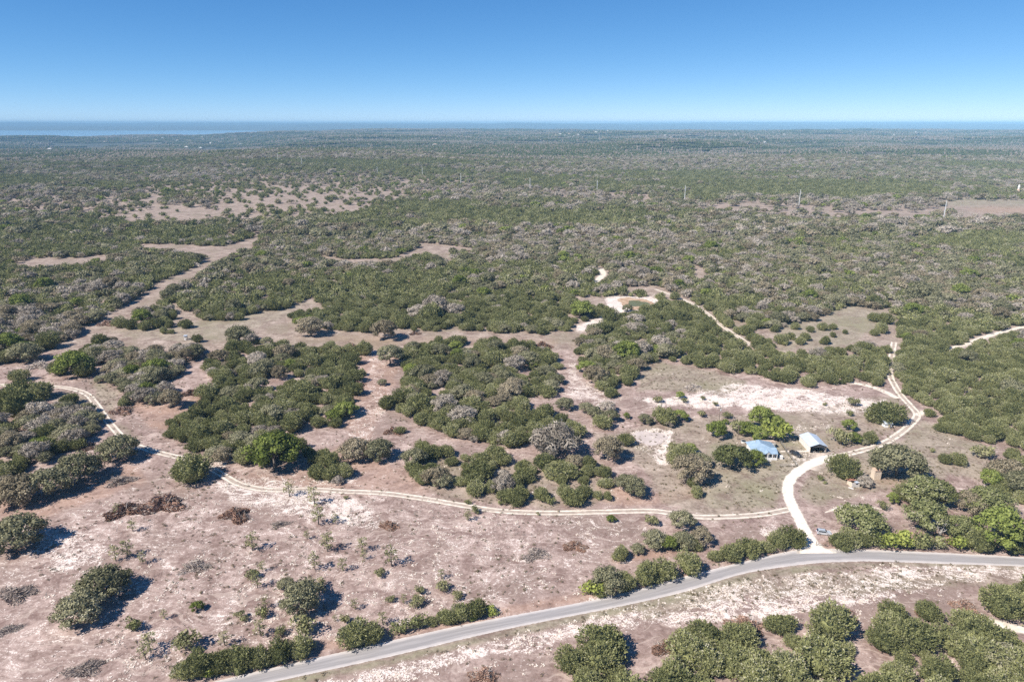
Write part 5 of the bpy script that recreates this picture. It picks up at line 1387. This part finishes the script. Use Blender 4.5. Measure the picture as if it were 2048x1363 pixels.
def vehicle(name, label, cat, px, py, heading, paint, kind):
    p = pix(px, py); e = empty(name, p, heading); tag(e, label, cat)
    if kind == 'suv':
        mb = MB(); body(mb, [(-2.2, 0.38), (2.15, 0.36), (2.28, 0.62), (2.2, 0.88), (1.1, 1.04), (0.35, 1.60), (-1.6, 1.66), (-2.12, 1.10), (-2.28, 0.7)], 0.92, 0.17); mb.build('body', paint, e)
        mb = MB(); mb.add([(0.98, -0.74, 1.10), (0.98, 0.74, 1.10), (0.44, 0.66, 1.55), (0.44, -0.66, 1.55)], [(0, 1, 2, 3)]); o = mb.build('windscreen', M['glass'], e); o.location = (0.03, 0, 0.03)
        mb = MB(); mb.add([(-2.12, 0.72, 1.12), (-2.12, -0.72, 1.12), (-1.68, -0.66, 1.58), (-1.68, 0.66, 1.58)], [(0, 1, 2, 3)]); o = mb.build('rear_window', M['glass'], e); o.location = (-0.03, 0, 0.02)
        for s in (-1, 1):
            mb = MB(); mb.add([(0.9, s * 0.91, 1.06), (0.34, s * 0.785, 1.50), (-1.5, s * 0.775, 1.54), (-1.98, s * 0.90, 1.08)], [(0, 1, 2, 3) if s < 0 else (3, 2, 1, 0)]); mb.build('side_window', M['glass'], e)
            MB().box(-0.6, s * 0.62, 1.69, 1.7, 0.06, 0.06).build('roof_rail', M['tyre'], e)
            MB().box(2.24, s * 0.62, 0.78, 0.10, 0.42, 0.16).build('headlight', M['lampwhite'], e); MB().box(-2.22, s * 0.72, 0.98, 0.12, 0.2, 0.34).build('tail_light', M['lampred'], e)
            MB().box(0.72, s * 1.0, 1.08, 0.16, 0.18, 0.14).build('mirror', paint, e)
        wheels(e, (-1.38, 1.38), 0.90, 0.35)
    else:
        mb = MB(); body(mb, [(-2.6, 0.5), (2.5, 0.46), (2.64, 0.72), (2.58, 1.02), (1.35, 1.14), (-0.75, 1.16), (-0.76, 1.10), (-2.62, 1.10)], 0.95, 0.03); mb.build('body', paint, e)
        mb = MB(); body(mb, [(1.35, 1.13), (0.75, 1.72), (-0.45, 1.76), (-0.78, 1.15)], 0.90, 0.14); mb.build('cab', paint, e)
        mb = MB(); mb.add([(1.30, -0.74, 1.22), (1.30, 0.74, 1.22), (0.80, 0.68, 1.70), (0.80, -0.68, 1.70)], [(0, 1, 2, 3)]); o = mb.build('windscreen', M['lampwhite'] if False else M['glass'], e); o.location = (0.05, 0, 0.04)
        for s in (-1, 1):
            mb = MB(); mb.add([(1.15, s * 0.905, 1.20), (0.70, s * 0.80, 1.64), (-0.40, s * 0.795, 1.68), (-0.64, s * 0.90, 1.22)], [(0, 1, 2, 3) if s < 0 else (3, 2, 1, 0)]); mb.build('side_window', M['glass'], e)
            MB().box(2.60, s * 0.66, 0.86, 0.10, 0.36, 0.2).build('headlight', M['lampwhite'], e); MB().box(-2.62, s * 0.84, 0.9, 0.06, 0.16, 0.4).build('tail_light', M['lampred'], e)
            MB().box(-1.72, s * 0.88, 1.18, 1.78, 0.10, 0.14).build('bed_side', paint, e)
        MB().box(-1.70, 0, 1.115, 1.7, 1.6, 0.02).build('bed_floor', M['tyre'], e); MB().box(-2.6, 0, 1.16, 0.08, 1.85, 0.16).build('tailgate', paint, e)
        wheels(e, (-1.65, 1.65), 0.92, 0.40)
vehicle('parked_car', 'silver estate car parked beside the driveway mouth', 'car', 1646.5, 1067, math.radians(-13), M['silver'], 'suv')
vehicle('pickup_truck', 'dark pickup truck parked between farmhouse and barn', 'pickup', 1591, 910, math.radians(-66), M['darkpaint'], 'pickup')

# ------------------------------------------------------------------ poles, fence, gate
def wire(pts, r, name, label):
    mb = MB()
    for a, b in zip(pts[:-1], pts[1:]):
        a = Vector(a); b = Vector(b); prev = a
        for i in range(1, 9):
            t = i / 8; q = a.lerp(b, t) - Vector((0, 0, 4 * t * (1 - t) * 0.02 * (b - a).length)); mb.tube(prev, q, r, r, 4, False); prev = q
    o = mb.build(name, M['tyre']); tag(o, label, 'cable'); return o
def utility_pole(px, py, h, label, drum):
    p = pix(px, py); e = empty('utility_pole', p); tag(e, label, 'utility pole')
    MB().tube((0, 0, -0.3), (0, 0, h), 0.20, 0.14, 8).build('post', M['wood'], e); c = MB().box(0, 0, h - 0.6, 2.2, 0.14, 0.14).build('crossarm', M['wood'], e)
    for x in (-0.95, 0.95): MB().tube((x, 0, h - 0.52), (x, 0, h - 0.28), 0.06, 0.05, 6).build('insulator', M['white'], c)
    if drum: MB().tube((0.32, -0.1, h - 1.9), (0.32, -0.1, h - 1.0), 0.26, 0.26, 10).build('transformer', M['steel'], e)
    return p + Vector((0, 0, h - 0.3))
t1 = utility_pole(1437, 851, 9.3, 'dark wooden utility pole with grey transformer behind the farmyard trees', True)
t2 = utility_pole(1475, 879, 7.0, 'short wooden utility pole beside the bright green farmyard trees', False)
t0 = pix(1345, 790) + Vector((0, 0, 9))
wire([t1, t2, (99.5, 258, 4.2)], 0.02, 'power_cable', 'thin black service cable from the poles to the farmhouse roof')
def line_pole(px, pyt, pyb, k):
    p = pix(px, pyb); h = (pyb - pyt) * rng_at(p) / F * 1.02; e = empty('transmission_pole', p)
    tag(e, 'tall pale steel transmission pole rising above the woodland', 'power pole', 'transmission poles across the woodland')
    MB().tube((0, 0, -1), (0, 0, h), 0.75, 0.42, 8).build('mast', M['steel'], e)
    for j, z in enumerate((h * 0.97, h * 0.86, h * 0.75)): MB().tube((0, 0, z), (2.6 * (1 if j % 2 else -1), 0, z + 0.5), 0.2, 0.12, 6).build('arm', M['steel'], e)
for k, (a, b, c) in enumerate([(1060, 357, 379), (1194, 362, 385), (1369, 374, 401), (1597, 384, 416), (1887, 407, 437), (556, 309, 322), (604, 317, 331), (922, 349, 371), (845, 336, 351), (755, 335, 348), (131, 296, 304), (160, 297, 305), (190, 300, 309)]): line_pole(a, b, c, k)
# tan tower by the bare field
p = pix(2035, 388); sc_ = rng_at(p) / F
e = empty('tan_tower', p); tag(e, 'small tan tapering tower with pale top beyond the bare field', 'tower')
MB().tube((0, 0, -1), (0, 0, 8 * sc_), 3.2 * sc_, 1.7 * sc_, 8).build('base', M['tanroof'], e); MB().tube((0, 0, 8 * sc_), (0, 0, 10 * sc_), 1.5 * sc_, 1.1 * sc_, 8).build('neck', M['offwhite'], e); MB().tube((0, 0, 10 * sc_), (0, 0, 14.5 * sc_), 1.6 * sc_, 1.0 * sc_, 8).build('top', M['white'], e)
# farmyard fence
def fence(pts, label, h=1.25, step=2.4):
    P = [pix(a, b) for a, b in pts]; e = empty('wire_fence', P[0]); tag(e, label, 'fence'); o0 = P[0]
    for a, b in zip(P[:-1], P[1:]):
        L = (b - a).length; n = max(1, int(L / step))
        for i in range(n + 1):
            q = a.lerp(b, i / n) - o0; MB().box(q.x, q.y, h / 2, 0.12, 0.12, h).build('post', M['wood'], e)
        mb = MB()
        for z in (0.3, 0.6, 0.9, 1.2): mb.tube(a - o0 + Vector((0, 0, z)), b - o0 + Vector((0, 0, z)), 0.018, 0.018, 4, False)
        w = mb.build('wire', M['steel'], e); w['kind'] = 'stuff'
fence([(1557, 878), (1573, 904), (1594, 932), (1560, 933)], 'post and wire fence round the farmhouse lawn beside the pickup')
cr = Crown()
A_ = [pix(1557, 878), pix(1573, 904), pix(1594, 932), pix(1560, 933)]
for a, b in zip(A_[:-1], A_[1:]):
    L = (b - a).length
    for i in range(int(L * 5)):
        q = a.lerp(b, random.random()); n = 4; C = np.array([[q.x, q.y, q.z + 0.2]]) + RNG.normal(0, 0.22, (n, 3)) * (1, 1, 0.5); a1, b1 = rot_frames(n); V, f = quads_at(C, a1, b1, np.full(n, 0.35), np.full(n, 0.2)); cr.q(V, f, RNG.uniform(0, 0.5, n))
o = bpy.data.objects.new('fence_weeds', cr.mesh('fence_weeds', M['tuft'])); COL.objects.link(o); tag(o, 'dark weeds growing along the lawn fence', kind='stuff')
p = pix(1571.5, 899); e = empty('clothes_pole', p); tag(e, 'dark iron clothesline pole on the lawn behind the pickup', 'clothesline pole')
MB().tube((0, 0, -0.2), (0, 0, 2.6), 0.09, 0.08, 8).build('post', M['wood'], e); MB().box(0, 0, 2.55, 1.6, 0.09, 0.09).build('crossbar', M['wood'], e)
p = pix(1632, 1090); e = empty('ranch_gate', p, math.radians(-12)); tag(e, 'dark pipe gate standing open at the driveway mouth', 'gate')
for x in (0.0, 3.2): MB().tube((x, 0, -0.2), (x, 0, 1.5), 0.09, 0.09, 8).build('post', M['wood'], e)
for z in (0.25, 0.55, 0.85, 1.15): MB().tube((0.05, 0, z), (3.15, 0, z), 0.035, 0.035, 6).build('rail', M['wood'], e)
p = pix(1487, 884); e = empty('stock_tank', p); tag(e, 'pale round stock tank behind the large dark oak', 'water tank'); MB().tube((0, 0, 0), (0, 0, 0.7), 1.1, 1.15, 20).build('wall', M['steel'], e)
MB().tube((0, 0, 0.702), (0, 0, 0.72), 1.0, 1.0, 20).build('water', M['glass'], e)

# ------------------------------------------------------------------ houses far out in the hills
HB = {}
def far_house(px, py, k):
    p = pix(px, py); L = random.uniform(18, 30); W = random.uniform(11, 15); H = random.uniform(6, 9)
    e = empty('hill_house', p + Vector((0, 0, 1.0)), random.uniform(-0.5, 0.5))
    side = 'near the lake' if px < 700 else ('in the hill suburb row' if px < 1260 else ('in the scattered village below the ridge' if px < 1700 else 'on the pale far hilltop'))
    tag(e, f'tiny white house {side}', 'house', f'white houses {side}')
    MB().box(0, 0, H / 2 - 1, L, W, H + 2).build('wall', M['white'], e)
    mb = MB(); hip(mb, -L / 2 - 0.8, L / 2 + 0.8, -W / 2 - 0.8, W / 2 + 0.8, H + 0.1, H + 3.5, -L / 4, L / 4, 0, 0); mb.build('roof', M['offwhite'] if k % 3 else M['tanroof'], e)
    for x in (-L / 4, L / 4): MB().box(x, -W / 2 - 0.06, H * 0.55, 2.4, 0.1, 2.0).build('window', M['glass'], e)
fh = [(282, 278), (312, 282), (325, 277), (355, 282), (373, 296), (405, 275), (407, 281), (402, 298), (422, 287), (445, 280), (482, 290), (495, 282), (210, 285), (83, 288), (100, 301),
      (1112, 273), (1120, 271), (1130, 271), (1138, 270), (1147, 271), (1156, 270), (1165, 271), (1178, 271), (1192, 270), (1205, 271), (1215, 270),
      (1330, 275), (1342, 277), (1400, 275), (1412, 277), (1425, 276), (1431, 279), (1440, 277), (1452, 278), (1462, 275), (1470, 277), (1502, 281), (1512, 282), (1530, 283), (1556, 270), (1568, 271),
      (1788, 268), (1797, 267), (1805, 266), (1812, 265), (1820, 266), (1832, 265), (1840, 267), (1850, 266), (1858, 268), (870, 280), (870, 292)]
for k, (a, b) in enumerate(fh): far_house(a, b, k)

# ------------------------------------------------------------------ the hazy air
hz = MB().box(0, 17000, 35, 83000, 35600, 276).build('haze', mat('haze_air'))
hz.display_type = 'WIRE'
k = NT(hz.data.materials[0]); k.n.clear(); out = k.node('ShaderNodeOutputMaterial'); pv = k.node('ShaderNodeVolumePrincipled')
pv.inputs['Color'].default_value = (0.42, 0.74, 1.0, 1); pv.inputs['Density'].default_value = 6.5e-5; pv.inputs['Density Attribute'].default_value = ''; pv.inputs['Anisotropy'].default_value = -0.25
k.l.new(pv.outputs[0], out.inputs['Volume'])
tag(hz, 'thin blue haze filling the air over the plain', kind='stuff')
